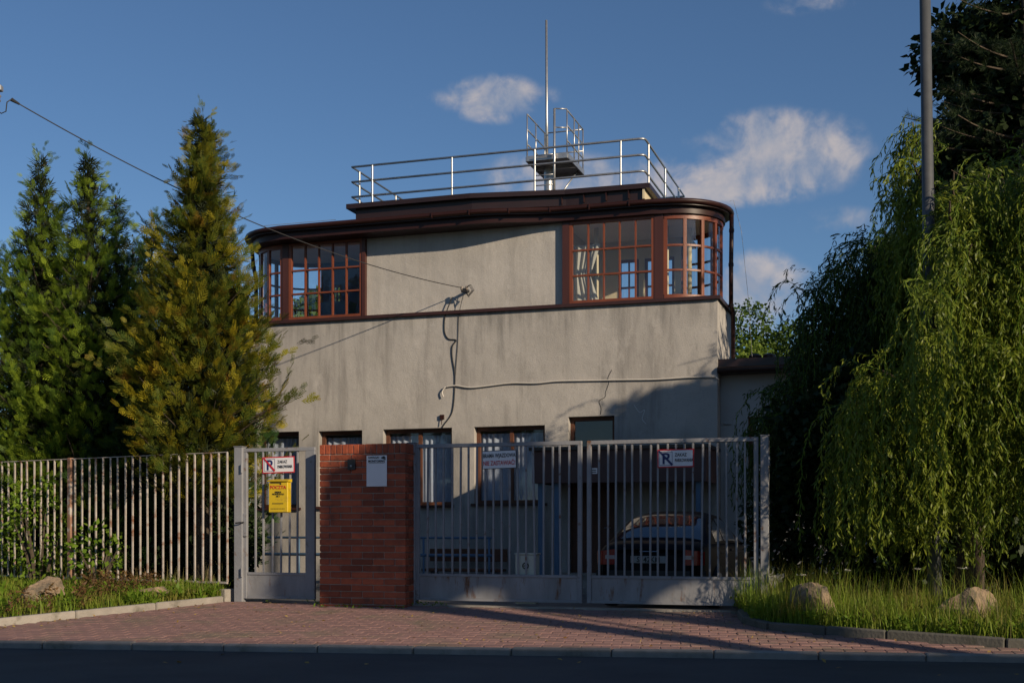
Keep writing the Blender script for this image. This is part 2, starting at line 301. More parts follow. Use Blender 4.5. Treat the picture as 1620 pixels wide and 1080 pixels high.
class MB:
    def __init__(s): s.v = []; s.f = []
    def add(s, vs, fs):
        n = len(s.v); s.v.extend([tuple(p) for p in vs]); s.f.extend([tuple(i + n for i in f) for f in fs]); return s
    def box(s, x0, x1, y0, y1, z0, z1):
        return s.add([(x0, y0, z0), (x1, y0, z0), (x1, y1, z0), (x0, y1, z0), (x0, y0, z1), (x1, y0, z1), (x1, y1, z1), (x0, y1, z1)],
                     [(0, 3, 2, 1), (4, 5, 6, 7), (0, 1, 5, 4), (1, 2, 6, 5), (2, 3, 7, 6), (3, 0, 4, 7)])
    def bbox(s, x0, x1, y0, y1, z0, z1, b=.006):
        """box with chamfered vertical and horizontal edges"""
        V = []; 
        def ring(z, i): return [(x0 + i + b, y0 + i, z), (x1 - i - b, y0 + i, z), (x1 - i, y0 + i + b, z), (x1 - i, y1 - i - b, z), (x1 - i - b, y1 - i, z), (x0 + i + b, y1 - i, z), (x0 + i, y1 - i - b, z), (x0 + i, y0 + i + b, z)]
        for z, i in ((z0, b), (z0 + b, 0), (z1 - b, 0), (z1, b)): V += ring(z, i)
        Fc = [tuple(range(7, -1, -1)), tuple(range(24, 32))]
        for k in range(3):
            for j in range(8): Fc.append((k * 8 + j, k * 8 + (j + 1) % 8, k * 8 + 8 + (j + 1) % 8, k * 8 + 8 + j))
        return s.add(V, Fc)
    def quad(s, a, b, c, d): return s.add([a, b, c, d], [(0, 1, 2, 3)])
    def prism(s, poly, z0, z1):
        n = len(poly)
        return s.add([(x, y, z0) for x, y in poly] + [(x, y, z1) for x, y in poly],
                     [tuple(range(n - 1, -1, -1)), tuple(range(n, 2 * n))] + [(i, (i + 1) % n, n + (i + 1) % n, n + i) for i in range(n)])
    def tube(s, path, r, n=8, cap=True):
        P = [Vector(p) for p in path]; m = len(P); rs = r if hasattr(r, '__len__') else [r] * m
        V = []; up = None
        for i in range(m):
            t = (P[min(i + 1, m - 1)] - P[max(i - 1, 0)]).normalized()
            if up is None: up = Vector((0, 0, 1)) if abs(t.z) < .9 else Vector((1, 0, 0))
            a = t.cross(up).normalized(); b2 = a.cross(t).normalized(); up = b2
            for j in range(n):
                th = 2 * math.pi * j / n; V.append(P[i] + (a * math.cos(th) + b2 * math.sin(th)) * rs[i])
        Fc = []
        for i in range(m - 1):
            for j in range(n): Fc.append((i * n + j, i * n + (j + 1) % n, i * n + n + (j + 1) % n, i * n + n + j))
        if cap: Fc += [tuple(range(n - 1, -1, -1)), tuple(range((m - 1) * n, m * n))]
        return s.add(V, Fc)
    def lathe(s, prof, n=20, c=(0, 0, 0)):
        V = []; m = len(prof)
        for r, z in prof:
            for j in range(n):
                th = 2 * math.pi * j / n; V.append((c[0] + r * math.cos(th), c[1] + r * math.sin(th), c[2] + z))
        Fc = [(i * n + j, i * n + (j + 1) % n, i * n + n + (j + 1) % n, i * n + n + j) for i in range(m - 1) for j in range(n)]
        Fc += [tuple(range(n - 1, -1, -1)), tuple(range((m - 1) * n, m * n))]
        return s.add(V, Fc)
    def grid(s, fn, nu, nv):
        V = [fn(i / nu, j / nv) for j in range(nv + 1) for i in range(nu + 1)]
        return s.add(V, [(j * (nu + 1) + i, j * (nu + 1) + i + 1, (j + 1) * (nu + 1) + i + 1, (j + 1) * (nu + 1) + i) for j in range(nv) for i in range(nu)])
    def mesh(s, name, smooth=False, angle=None):
        me = bpy.data.meshes.new(name); me.from_pydata(s.v, [], s.f); me.update()
        if smooth: me.polygons.foreach_set('use_smooth', [True] * len(me.polygons)); 
        if angle: me.set_sharp_from_angle(angle=R(angle))
        return me
    def build(s, name, mat, parent=None, smooth=False, angle=None, loc=None, rot=None):
        return link(name, s.mesh(name, smooth, angle), mat, parent, loc, rot)

def np_mesh(name, V, Fq, mat, parent=None):
    """V (n,3) floats, Fq (m,k) ints, all faces with k corners"""
    me = bpy.data.meshes.new(name); V = np.ascontiguousarray(V, np.float32); Fq = np.ascontiguousarray(Fq, np.int32); k = Fq.shape[1]
    me.vertices.add(len(V)); me.vertices.foreach_set('co', V.ravel())
    me.loops.add(Fq.size); me.loops.foreach_set('vertex_index', Fq.ravel())
    me.polygons.add(len(Fq)); me.polygons.foreach_set('loop_start', np.arange(0, Fq.size, k, dtype=np.int32))
    me.polygons.foreach_set('loop_total', np.full(len(Fq), k, np.int32)); me.update(); me.validate()
    return link(name, me, mat, parent)

def unit(a): return a / np.maximum(np.linalg.norm(a, axis=1, keepdims=True), 1e-9)
def leaves(name, P, D, Nn, Ln, Wd, tv, tf, mat, parent=None, tint=None):
    P = np.asarray(P, float); D = unit(np.asarray(D, float)); S = unit(np.cross(D, np.asarray(Nn, float))); Nn = np.cross(S, D)
    tv = np.asarray(tv, float); tf = np.asarray(tf, int); n = len(P); k = len(tv)
    Ln = np.broadcast_to(Ln, (n,)); Wd = np.broadcast_to(Wd, (n,))
    V = P[:, None] + D[:, None] * (Ln[:, None] * tv[None, :, 0])[..., None] + S[:, None] * (Wd[:, None] * tv[None, :, 1])[..., None] + Nn[:, None] * (Ln[:, None] * tv[None, :, 2])[..., None]
    Fc = (np.arange(n) * k)[:, None, None] + tf[None]
    o = np_mesh(name, V.reshape(-1, 3), Fc.reshape(-1, tf.shape[1]), mat, parent)
    if tint is not None: o.data.attributes.new('tint', 'FLOAT', 'POINT').data.foreach_set('value', np.repeat(np.asarray(tint, np.float32), k))
    return o

def frond_template():
    V = []; Fc = []
    def dia(x0, y0, ang, L, w, lift=0):
        c, s_ = math.cos(ang), math.sin(ang); n = len(V)
        V.extend([(x0, y0, lift), (x0 + c * L * .5 - s_ * w, y0 + s_ * L * .5 + c * w, lift), (x0 + c * L, y0 + s_ * L, lift * 1.5 - .02), (x0 + c * L * .5 + s_ * w, y0 + s_ * L * .5 - c * w, lift)])
        Fc.append((n, n + 1, n + 2, n + 3))
    dia(0, 0, 0, 1, .045)
    for x, L in ((.10, .52), (.32, .50), (.54, .40), (.76, .26)):
        for sg in (1, -1): dia(x, 0, sg * R(36), L, .046, .05 if sg > 0 else -.05)
    return V, Fc
FROND = frond_template(); FROND5 = (FROND[0][:20], FROND[1][:5])
LEAF4 = ([(0, 0, 0), (.45, .5, .06), (1, 0, -.05), (.45, -.5, .06)], [(0, 1, 2, 3)])
LEAF6 = ([(0, 0, 0), (.3, .5, .05), (.3, -.5, .05), (.7, .42, .02), (.7, -.42, .02), (1, 0, -.12)], [(0, 2, 4, 3), (0, 3, 1, 0)])
WLEAF = ([(0, 0, 0), (.33, .5, .10), (.33, -.5, .10), (.7, .40, .06), (.7, -.40, .06), (1, 0, -.12)], [(0, 2, 1, 0), (1, 2, 4, 3), (3, 4, 5, 3)])
WL_T = ([(0, 0, 0), (.35, .5, .12), (.35, -.5, .12), (.72, .38, .06), (.72, -.38, .06), (1, .05, -.16)], [(0, 2, 1), (1, 2, 4), (1, 4, 3), (3, 4, 5)])

# ------------------------------------------------------------------ layout of the place
PSI = R(17.9); CP, SP = math.cos(PSI), math.sin(PSI)
DB, DG = 23.5, 15.85                                      # distance of the house front and of the gate line on the view axis
def pa(x, d=0, D=DB):
    k = (x - CX) / F; return (k * (D + d * CP) - d * SP) / (CP + k * SP)
def depth(a, d=0, D=DB): return D - a * SP + d * CP
def ph(y, a, d=0, D=DB): return EYE + (HY - y) / F * depth(a, d, D)
def W(a, d, z=0, D=DB): return Vector((a * CP + d * SP, D - a * SP + d * CP, z))
def road_y(X): return 12.58 - .1405 * X                   # kerb line of the street
def gate_y(X): return DG - .323 * X
def hp(X, Y):                                             # height of the pavement
    dr = (Y - road_y(X)) * .99; dg = (gate_y(X) - Y) * .952
    s = min(1.15, max(-.1, dr / max(.3, dr + dg))); return -.22 + .2 * s

# ------------------------------------------------------------------ ground, road, pavement
def sheet(name, fn, nu, nv, mat, label=None):
    o = MB().grid(fn, nu, nv).build(name, mat, smooth=True); tag(o, kind='structure'); return o
sheet('ground', lambda u, v: (-300 + 600 * u, -200 + 1000 * v, -.62), 2, 2, 'far_ground')
def yard_fn(u, v):
    X = -40 + 80 * u; d = .02 + 60 * (v ** 2.2); Y = gate_y(X) + d * .95; return (X, Y, -.03 - .16 * min(1, d / 2.0))
sheet('yard', yard_fn, 4, 24, 'yard')
sheet('road', lambda u, v: ((-90 + 180 * u), road_y(-90 + 180 * u) - .16 - 7.2 * v, -.295 + .05 * math.sin(v * 3.14)), 30, 8, 'asphalt')
sheet('near_pavement', lambda u, v: ((-90 + 180 * u), road_y(-90 + 180 * u) - 7.36 - 40 * v, -.20), 4, 2, 'yard')

pav = MB(); 
def pav_base(u, v):
    X = -30 + 70 * u; Y0 = road_y(X) - .02; Y1 = gate_y(X) + .1; Y = Y0 + (Y1 - Y0) * v; return (X, Y, hp(X, Y) - .022)
pavement = sheet('pavement', pav_base, 80, 10, 'sand')

# red block pavers with clipped corners
def paver_mesh():
    lx, ly, c, h = .0988, .0788, .015, .03; b = .006
    def ring(i, z): 
        x, y = lx - i, ly - i; return [(x - c, -y, z), (x, -y + c, z), (x, y - c, z), (x - c, y, z), (-x + c, y, z), (-x, y - c, z), (-x, -y + c, z), (-x + c, -y, z)]
    V = ring(0, -h) + ring(0, -b) + ring(b, 0); Fc = [tuple(range(16, 24))]
    for k in range(2):
        for j in range(8): Fc.append((k * 8 + j, k * 8 + (j + 1) % 8, k * 8 + 8 + (j + 1) % 8, k * 8 + 8 + j))
    return V, Fc
PV, PF = paver_mesh()
LK = [(-4.0, 17.0), (-4.7, 16.2), (-5.45, 15.35), (-6.2, 14.55), (-7.1, 13.95), (-9, 13.95), (-14, 14.62), (-24, 16.1)]   # left verge kerb
RK = [(2.95, 14.9), (2.70, 14.5), (2.66, 14.0), (2.82, 13.5), (3.9, 12.82), (4.9, 12.24), (6.2, 11.92), (9, 11.5), (16, 10.5), (26, 9.1)]
def in_verge(X, Y):
    if X < -4.0:
        for (x0, y0), (x1, y1) in zip(LK, LK[1:]):
            if x1 <= X <= x0: return Y > y0 + (y1 - y0) * (X - x0) / (x1 - x0) - .05
        return True
    if X > 2.64:
        ys = []
        for (x0, y0), (x1, y1) in zip(RK[2:], RK[3:]):
            if x0 <= X <= x1: ys.append(y0 + (y1 - y0) * (X - x0) / (x1 - x0))
        if ys: return Y > ys[0] - .05
        return X > 26
    return False
ra = -math.atan(.1405); cr, sr = math.cos(ra), math.sin(ra)
slots = []
for j in range(34):
    for i in range(-70, 80):
        lx = (i + .5 * (j % 2)) * .2; ly = .085 + j * .16
        X = lx * cr - ly * sr; Y = 12.58 + lx * sr + ly * cr
        if Y > gate_y(X) - .1 or in_verge(X, Y) or Y < 6: continue
        px = CX + F * X / Y
        if X < -11 or X > 9: continue
        inside = -15 < px < 1635
        slots.append((not inside, j, X, Y))
slots.sort(key=lambda t: (t[0], t[3]))
pav_mesh = bpy.data.meshes.new('paver'); pav_mesh.from_pydata(PV, [], PF)
for n, (_, j, X, Y) in enumerate(slots[:300]):
    link('paver', pav_mesh, 'paver', pavement, (X, Y, hp(X, Y) + random.uniform(-.003, .003)), (random.gauss(0, .006) + .05, random.gauss(0, .008), ra + random.gauss(0, .008)))
rest = MB()
for (_, j, X, Y) in slots[300:]:
    z = hp(X, Y) + random.uniform(-.003, .003); t = random.gauss(0, .006) + .05; a = ra + random.gauss(0, .008); c, s_ = math.cos(a), math.sin(a)
    rest.add([(X + x * c - y * s_, Y + x * s_ + y * c, z + q + y * t) for x, y, q in PV], PF)
tag(rest.build('paver_field', 'paver', pavement), kind='stuff')

def kerb(name, pts, w, top_fn, h, mat, L=1.0):
    root = bpy.data.objects.new(name, None); COL.objects.link(root); tag(root, kind='structure')
    P = [Vector((x, y, 0)) for x, y in pts]
    for A, B in zip(P, P[1:]):
        n = max(1, round((B - A).length / L)); t = (B - A).normalized(); s = Vector((-t.y, t.x, 0))
        for i in range(n):
            a = A + (B - A) * (i / n); b = A + (B - A) * ((i + 1) / n); ln = (b - a).length
            za, zb = top_fn(a.x, a.y), top_fn(b.x, b.y)
            m = MB().bbox(.004, ln - .004, -w / 2, w / 2, -h, 0, .014)
            sh = [(x, y, z + (zb - za) * x / ln) for x, y, z in m.v]; m.v = sh
            m.build('kerb_stone', mat, root, loc=(a.x, a.y, za + random.uniform(-.004, .004)), rot=(0, random.gauss(0, .003), math.atan2(t.y, t.x) + random.gauss(0, .004)))
    return root
kerb('road_kerb', [(-14, road_y(-14) - .08), (14, road_y(14) - .08)], .15, lambda x, y: -.222, .25, 'kerb_dark')
kerb('left_verge_kerb', LK[:6], .10, lambda x, y: hp(x, y) + .085, .3, 'concrete')
kerb('right_verge_kerb', RK[:8], .10, lambda x, y: hp(x, y) + .085, .3, 'kerb_shaded', .8)
far_k = kerb('opposite_kerb', [(-14, road_y(-14) - 7.3), (14, road_y(14) - 7.3)], .15, lambda x, y: -.19, .25, 'kerb_dark', 2)

FA = Vector((-3.95, 17.12, 0)); FD = Vector((-2.8, 1.7, 0)).normalized()     # left fence line
def fence_y(X): return FA.y + (FA.x - X) * 1.7 / 2.8
def left_soil(u, v):
    X = -24 + 20.0 * u
    ky = 99
    for (x0, y0), (x1, y1) in zip(LK, LK[1:]):
        if x1 <= X <= x0: ky = y0 + (y1 - y0) * (X - x0) / (x1 - x0)
    fy = fence_y(X) + .3; Y = ky + (fy - ky) * v; k0 = hp(X, ky) + .06
    return (X, Y, k0 + (.13 - k0) * v + .02 * math.sin(X * 5) * math.sin(Y * 4) * v)
sheet('left_verge', left_soil, 60, 10, 'soil')
def right_soil(u, v):
    X = 2.67 + 20 * u
    ky = RK[2][1]
    for (x0, y0), (x1, y1) in zip(RK[2:], RK[3:]):
        if x0 <= X <= x1: ky = y0 + (y1 - y0) * (X - x0) / (x1 - x0)
    fy = gate_y(X) + .35; Y = ky + (fy - ky) * v; k0 = hp(X, ky) + .06
    return (X, Y, k0 + (.06 - k0) * v + .02 * math.sin(X * 6) * math.sin(Y * 5) * v)
sheet('right_verge', right_soil, 60, 8, 'soil')

# ------------------------------------------------------------------ the house
HB = thing('observation_house', 'grey rendered house with rounded glazed bays and flat railed roof', 'house', (0, DB, 0), -PSI)
A_R = pa(1135); A_L = -5.62
Z_LEDGE = ph(471, A_R); 
def wall_open(mb, a0, a1, z0, z1, openings, y0, y1):
    xs = sorted(set([a0, a1] + [o[0] for o in openings] + [o[1] for o in openings])); zs = sorted(set([z0, z1] + [o[2] for o in openings] + [o[3] for o in openings]))
    for xa, xb in zip(xs, xs[1:]):
        for za, zb in zip(zs, zs[1:]):
            cx, cz = (xa + xb) / 2, (za + zb) / 2
            if any(o[0] < cx < o[1] and o[2] < cz < o[3] for o in openings): continue
            mb.quad((xa, y0, za), (xb, y0, za), (xb, y0, zb), (xa, y0, zb)); mb.quad((xb, y1, za), (xa, y1, za), (xa, y1, zb), (xb, y1, zb))
    for o in openings + [(a0, a1, z0, z1)]:
        xa, xb, za, zb = o
        mb.quad((xa, y0, za), (xa, y1, za), (xa, y1, zb), (xa, y0, zb)); mb.quad((xb, y0, zb), (xb, y1, zb), (xb, y1, za), (xb, y0, za))
        mb.quad((xa, y0, zb), (xa, y1, zb), (xb, y1, zb), (xb, y0, zb)); mb.quad((xb, y0, za), (xb, y1, za), (xa, y1, za), (xa, y0, za))
GW = []                                                    # ground floor openings, from the photograph's window heads and sills
for x0, x1, yt, yb in ((408, 473, 682, 803), (504, 573, 680, 801), (606, 715, 676, 799), (750, 862, 672, 796)):
    a0, a1 = pa(x0), pa(x1); GW.append((a0, a1, ph(yb, a1), ph(yt, a1)))
a0, a1 = pa(899), pa(972); DW = (a0, a1, 0.05, ph(657, a1))
mb = MB(); wall_open(mb, A_L, A_R, -.35, Z_LEDGE, GW + [DW], 0, .28); mb.build('wall', 'plaster', HB)
D_BAY = 1.9
MB().box(A_R - .28, A_R - .003, .283, D_BAY, -.35, Z_LEDGE).build('side_wall', 'plaster', HB)
MB().box(A_L + .003, A_L + .28, .283, 5.8, -.35, Z_LEDGE).build('side_wall', 'plaster', HB)
MB().box(A_L + .283, 3.2, 5.5, 5.8, -.35, Z_LEDGE).build('rear_wall', 'plaster', HB)
MB().box(2.9, 3.2, 2.2, 5.497, -.35, Z_LEDGE).build('side_wall', 'plaster', HB)
MB().box(2.903, A_R - .283, D_BAY - .2, D_BAY, -.35, Z_LEDGE - .003).build('rear_wall', 'plaster', HB)
m = MB(); m.box(A_L + .285, 2.88, .285, 5.49, 5.0, 5.1); m.box(2.88, A_R - .285, .285, D_BAY - .21, 5.0, 5.1); m.build('upper_floor', 'floor_in', HB)
MB().box(A_L + .285, 2.88, 3.2, 3.3, -.3, 4.99).build('partition', 'interior', HB)

def window(parent, a0, a1, z0, z1, y, cols, rows, fw=.06, mw=.03, dp=.07, mat='wood', glass='glass', sill=False, rowpos=None, name='window'):
    m = MB()
    m.box(a0, a1, y, y + dp, z0, z0 + fw); m.box(a0, a1, y, y + dp, z1 - fw, z1)
    m.box(a0, a0 + fw, y - .002, y + dp + .002, z0 + fw, z1 - fw); m.box(a1 - fw, a1, y - .002, y + dp + .002, z0 + fw, z1 - fw)
    w = m.build(name, mat, parent)
    ia, ib, iz, it = a0 + fw, a1 - fw, z0 + fw, z1 - fw
    xs = [ia + (ib - ia) * i / cols for i in range(cols + 1)]
    zs = [iz + (it - iz) * (rowpos[i] if rowpos else i / rows) for i in range(rows + 1)]
    for x in xs[1:-1]: MB().box(x - mw / 2, x + mw / 2, y + .006, y + dp - .006, iz, it).build('mullion', mat, w)
    for z in zs[1:-1]: MB().box(ia, ib, y + .003, y + dp - .003, z - mw * .6, z + mw * .6).build('transom', mat, w)
    for i in range(cols):
        for j in range(rows):
            t = random.uniform(-.0015, .0015)
            MB().add([(xs[i], y + dp * .5 + t, zs[j]), (xs[i + 1], y + dp * .5 - t, zs[j]), (xs[i + 1], y + dp * .5 + t, zs[j + 1]), (xs[i], y + dp * .5 - t, zs[j + 1]),
                      (xs[i], y + dp * .5 + t + .004, zs[j]), (xs[i + 1], y + dp * .5 - t + .004, zs[j]), (xs[i + 1], y + dp * .5 + t + .004, zs[j + 1]), (xs[i], y + dp * .5 - t + .004, zs[j + 1])],
                     [(0, 1, 2, 3), (7, 6, 5, 4)]).build('pane', glass, w)
    if sill: MB().box(a0 - .05, a1 + .05, -.07, y - .004, z0 - .045, z0 + .004).build('sill', 'ledge', w)
    return w
def curtain(parent, a0, a1, z0, z1, y, waves, mat, amp=.025, gather=None):
    m = MB()
    def fn(u, v):
        a = a0 + (a1 - a0) * u
        if gather: a = a0 + (a - a0) * (1 - gather * (1 - abs(2 * v - 1)))
        return (a, y + amp * math.sin(u * waves * 6.28 + 2 * math.sin(u * 9)) * (.5 + .5 * v), z0 + (z1 - z0) * v)
    m.grid(fn, waves * 8, 6); return m.build('curtain', mat, parent, smooth=True)
for i, (a0, a1, z0, z1) in enumerate(GW):
    w = window(HB, a0 + .003, a1 - .003, z0 + .003, z1 - .003, .15, 1 if a1 - a0 < 1.0 else 2, 1, .07, .07, .07, 'wood_old', 'glass_low', True)
    curtain(w, a0 + .02, a1 - .02, z0 + .05, z1 - .12, .285, 7 if a1 - a0 < 1 else 11, 'curtain', .02)
w = window(HB, DW[0] + .003, DW[1] - .003, 2.25, DW[3] - .003, .16, 1, 1, .07, .05, .07, 'wood_old', 'glass_low')
dm = MB(); dm.box(DW[0] + .01, DW[1] - .01, .17, .22, .05, 2.24); door = dm.build('door', 'wood_old', HB)
MB().tube([(DW[1] - .12, .165, 1.0), (DW[1] - .12, .11, 1.0), (DW[1] - .22, .11, 1.0)], .012).build('door_handle', 'steel_dark', door)

# ledge flashing, upper wall, bays
LE = MB(); LE.box(A_L - .04, A_R + .05, -.06, .02, Z_LEDGE + .002, Z_LEDGE + .04); LE.box(A_L - .04, A_R + .05, -.072, -.055, Z_LEDGE - .025, Z_LEDGE + .036)
LE.box(A_R - .02, A_R + .048, .022, D_BAY + .05, Z_LEDGE + .002, Z_LEDGE + .038); LE.box(A_R + .05, A_R + .062, -.06, D_BAY + .05, Z_LEDGE - .025, Z_LEDGE + .034); LE.build('ledge', 'ledge', HB)
A1, A2 = pa(578), pa(890)
ZB = Z_LEDGE + .044; ZT = 6.74
m = MB(); m.box(A1, A2, .075, .35, ZB - .002, 6.98); m.build('upper_wall', 'plaster_up', HB)
MB().box(A1 + .002, A1 + .2, .352, 5.0, ZB, 6.98).build('bay_partition', 'interior', HB)
MB().box(A2 - .2, A2 - .002, .352, 5.0, ZB, 6.98).build('bay_partition', 'cream', HB)
MB().box(A1 + .202, A2 - .202, 4.75, 4.998, ZB, 6.98).build('upper_rear_wall', 'plaster', HB)

RB = .93
def bay(side, aw0, aw1, ap, ac):
    """flat window aw0..aw1, post to ac, then a half round of glass; side=+1 right, -1 left"""
    lo, hi = min(aw0, aw1), max(aw0, aw1)
    window(HB, lo, hi, ZB, ZT, .0, 5, 3, .055, .026, .075, 'wood', 'glass', rowpos=[0, .325, .655, 1])
    b = ac; MB().box(min(hi, b) + .003 if side > 0 else b + .003, (b if side > 0 else lo) - .003, -.012, .10, ZB, ZT).build('post', 'wood_dark', HB)
    MB().box(min(lo, ap) if side > 0 else hi + .002, (lo - .002) if side > 0 else max(hi, ap), -.02, .09, ZB, ZT).build('post', 'wood_dark', HB)
    cy = RB + .02
    def pt(th, r, z): return (ac + side * r * math.sin(th), cy - r * math.cos(th), z)
    def arcbox(m, t0, t1, r0, r1, z0, z1, n):
        V = []; Fc = []
        for i in range(n + 1):
            t = t0 + (t1 - t0) * i / n; V += [pt(t, r0, z0), pt(t, r1, z0), pt(t, r1, z1), pt(t, r0, z1)]
        for i in range(n):
            for j in range(4): Fc.append((i * 4 + j, i * 4 + (j + 1) % 4, i * 4 + 4 + (j + 1) % 4, i * 4 + 4 + j))
        Fc += [(0, 1, 2, 3), (n * 4, n * 4 + 1, n * 4 + 2, n * 4 + 3)]
        m.add(V, Fc)
    m = MB(); arcbox(m, 0.01, math.pi - .01, RB - .06, RB + .015, ZB, ZB + .075, 32)
    w = m.build('curved_window', 'wood', HB, smooth=True, angle=40)
    m = MB(); arcbox(m, 0.01, math.pi - .01, RB - .06, RB + .015, ZT - .085, ZT, 32); m.build('head_rail', 'wood', w, smooth=True, angle=40)
    NS = 8
    zs = [ZB + .075 + (ZT - ZB - .16) * q for q in (0, .325, .655, 1)]
    for i in range(NS + 1):
        t = .03 + (math.pi - .06) * i / NS; mm = MB(); arcbox(mm, t - .034, t + .034, RB - .05, RB + .01, zs[0], zs[-1], 2); mm.build('mullion', 'wood', w)
    for z in zs[1:-1]:
        mm = MB(); arcbox(mm, .03, math.pi - .03, RB - .042, RB + .0, z - .018, z + .018, 32); mm.build('transom', 'wood', w, smooth=True, angle=40)
    for i in range(NS):
        t0 = .03 + (math.pi - .06) * i / NS; t1 = .03 + (math.pi - .06) * (i + 1) / NS
        for j in range(3):
            mm = MB(); k = 3
            for r in (RB - .018, RB - .022):
                mm.grid(lambda u, v: pt(t0 + (t1 - t0) * u, r, zs[j] + (zs[j + 1] - zs[j]) * v), k, 1)
            mm.build('pane', 'glass', w, smooth=True)
    return cy
cy = bay(1, pa(901), pa(1035), A2, pa(1050))
bay(-1, pa(573), pa(457), A1, pa(447))
BA, BC = pa(1050), pa(447)
# rear of the bays: wall piers with windows the sky shows through
def rear(lo, hi, mat, wins):
    m = MB(); wall_open(m, lo, hi, ZB, ZT + .02, wins, 2 * RB - .06, 2 * RB + .06); m.build('bay_rear_wall', mat, HB)
    for (a0, a1, z0, z1) in wins: window(HB, a0 + .003, a1 - .003, z0 + .003, z1 - .003, 2 * RB - .02, 2, 2, .05, .03, .05, 'wood', 'glass')
L0 = BA - A2
rear(A2, BA, 'cream', [(A2 + L0 * .34, A2 + L0 * .56, ZB + .05, ZB + 1.16), (A2 + L0 * .62, A2 + L0 * .93, ZB + .05, ZB + 1.16)])
L1 = A1 - BC
rear(BC, A1, 'interior_blue', [(BC + L1 * .10, BC + L1 * .24, ZB + .08, ZB + 1.05), (BC + L1 * .72, BC + L1 * .99, ZB + .1, ZB + 1.12)])
def slab(poly, z0, z1, name, mat): return MB().prism(poly, z0, z1).build(name, mat, HB)
def stadium(x0, x1, r, ov, n=14, yl=None):
    """outline of one bay's floor or ceiling with overhang ov"""
    pts = []
    return pts
def half(ac, side, r, n=18): return [(ac + side * r * math.sin(math.pi * i / n), cy - r * math.cos(math.pi * i / n)) for i in range(n + 1)]
pr = half(BA, 1, RB - .07); slab([(A2, .02)] + pr + [(A2, 2 * RB + .0)], ZB - .035, ZB - .004, 'bay_floor', 'floor_in')
pl = half(BC, -1, RB - .07); slab([(A1, .02)] + pl + [(A1, 2 * RB + .0)], ZB - .035, ZB - .004, 'bay_floor', 'floor_in')
slab([(A2, .03)] + half(BA, 1, RB - .065) + [(A2, 2 * RB)], ZT - .012, ZT - .001, 'bay_ceiling', 'ceiling')
slab([(A1, .03)] + half(BC, -1, RB - .065) + [(A1, 2 * RB)], ZT - .012, ZT - .001, 'bay_ceiling', 'ceiling')
# lace curtain, cream posts and furniture seen through the glass
curtain(HB, A2 + .05, A2 + .62, ZB + .02, ZT - .35, .45, 6, 'lace', .03, gather=.35)
for a, d in ((A2 + .50, .62), (BA - .12, .9), (BA + .28, 1.15)): MB().lathe([(.045, 0), (.045, ZT - ZB)], 12, (a, d, ZB)).build('interior_post', 'cream', HB, smooth=True, angle=50)
MB().bbox(BC + .25, BC + .95, 1.1, 1.5, ZB, ZB + .55).build('cabinet', 'blue_paint', HB)
MB().bbox(A1 - .55, A1 - .1, 1.2, 1.6, ZB, ZB + .42).build('cabinet', 'interior_blue', HB)

# roofs
ZR0, ZR1 = 6.87, 6.99
def ovh(a): # front overhang: deeper over the middle and left, shallower over the right bay
    t = min(1, max(0, (a - pa(760)) / (pa(900) - pa(760)))); t = t * t * (3 - 2 * t); return .50 + (.20 - .50) * t
RO = RB + .30
front = [(BC + (BA - BC) * i / 40, -ovh(BC + (BA - BC) * i / 40)) for i in range(41)]
def endarc(ac, side, ovf, n=18):
    P = []
    for i in range(n + 1):
        th = math.pi * i / n; r = RB + (ovf if th < math.pi / 2 else ovf + (.3 - ovf) * 0) 
        rx = RB + (.15 if side > 0 else .14); y = cy - (RB + ovf) * math.cos(th) if th < math.pi / 2 else cy - (RB + .15) * math.cos(th)
        P.append((ac + side * rx * math.sin(th), y))
    return P
er = endarc(BA, 1, .18); el = endarc(BC, -1, .48)
outline = el[::-1] + front[1:-1] + er
mb = MB().prism(outline, ZR0, ZR1); roof = mb.build('roof', 'roof', HB, smooth=True, angle=40)
sof = [(x * 1.0, y) for x, y in outline]
def inset(poly, k):
    n = len(poly); out = []
    for i in range(n):
        p, q, r_ = Vector(poly[i - 1]), Vector(poly[i]), Vector(poly[(i + 1) % n]); t = (r_ - p).normalized(); nn = Vector((-t.y, t.x)); out.append(tuple(q + nn * k))
    return out
# fascia band above the windows and half-round gutter round the edge
fb = inset(outline, .10); MB().prism(fb, ZT + .002, ZR0 - .003).build('fascia', 'gutter', HB, smooth=True, angle=40)
gp = inset(outline, -.02)
gi = [i for i in range(len(gp))]
path = [(x, y, ZR1 - .055) for x, y in gp[8:-6]]
MB().tube(path, .048, 8).build('gutter', 'gutter', HB, smooth=True)
for a in np.linspace(pa(700), pa(1000), 6):
    MB().box(a - .008, a + .008, -ovh(a) - .085, -ovh(a) - .03, ZR1 - .115, ZR1 - .02).build('gutter_bracket', 'gutter', roof)
U0, U1 = pa(551, -.5), pa(1028, -.25)
ZU = 7.27
up = [(U0, -.60), (pa(760), -.60), (pa(900), -.30), (U1, -.26), (U1, 4.9), (U0, 4.9)]
MB().prism(up, ZU - .09, ZU).build('upper_roof', 'roof', HB)
MB().prism([(U0 + .15, -.48), (pa(760), -.48), (pa(900), -.2), (U1 - .14, -.18), (U1 - .14, 4.8), (U0 + .15, 4.8)], ZR1 + .002, ZU - .092).build('parapet', 'roof', HB)
MB().box(U1 - .138, U1 - .10, -.24, 4.7, ZR1 + .004, ZU - .1).build('parapet_end', 'cream', HB)
for x in np.linspace(pa(860), U1 - .4, 5): MB().box(x - .008, x + .008, -.25, -.17, ZR1 + .03, ZU - .095).build('roof_seam', 'gutter', roof)
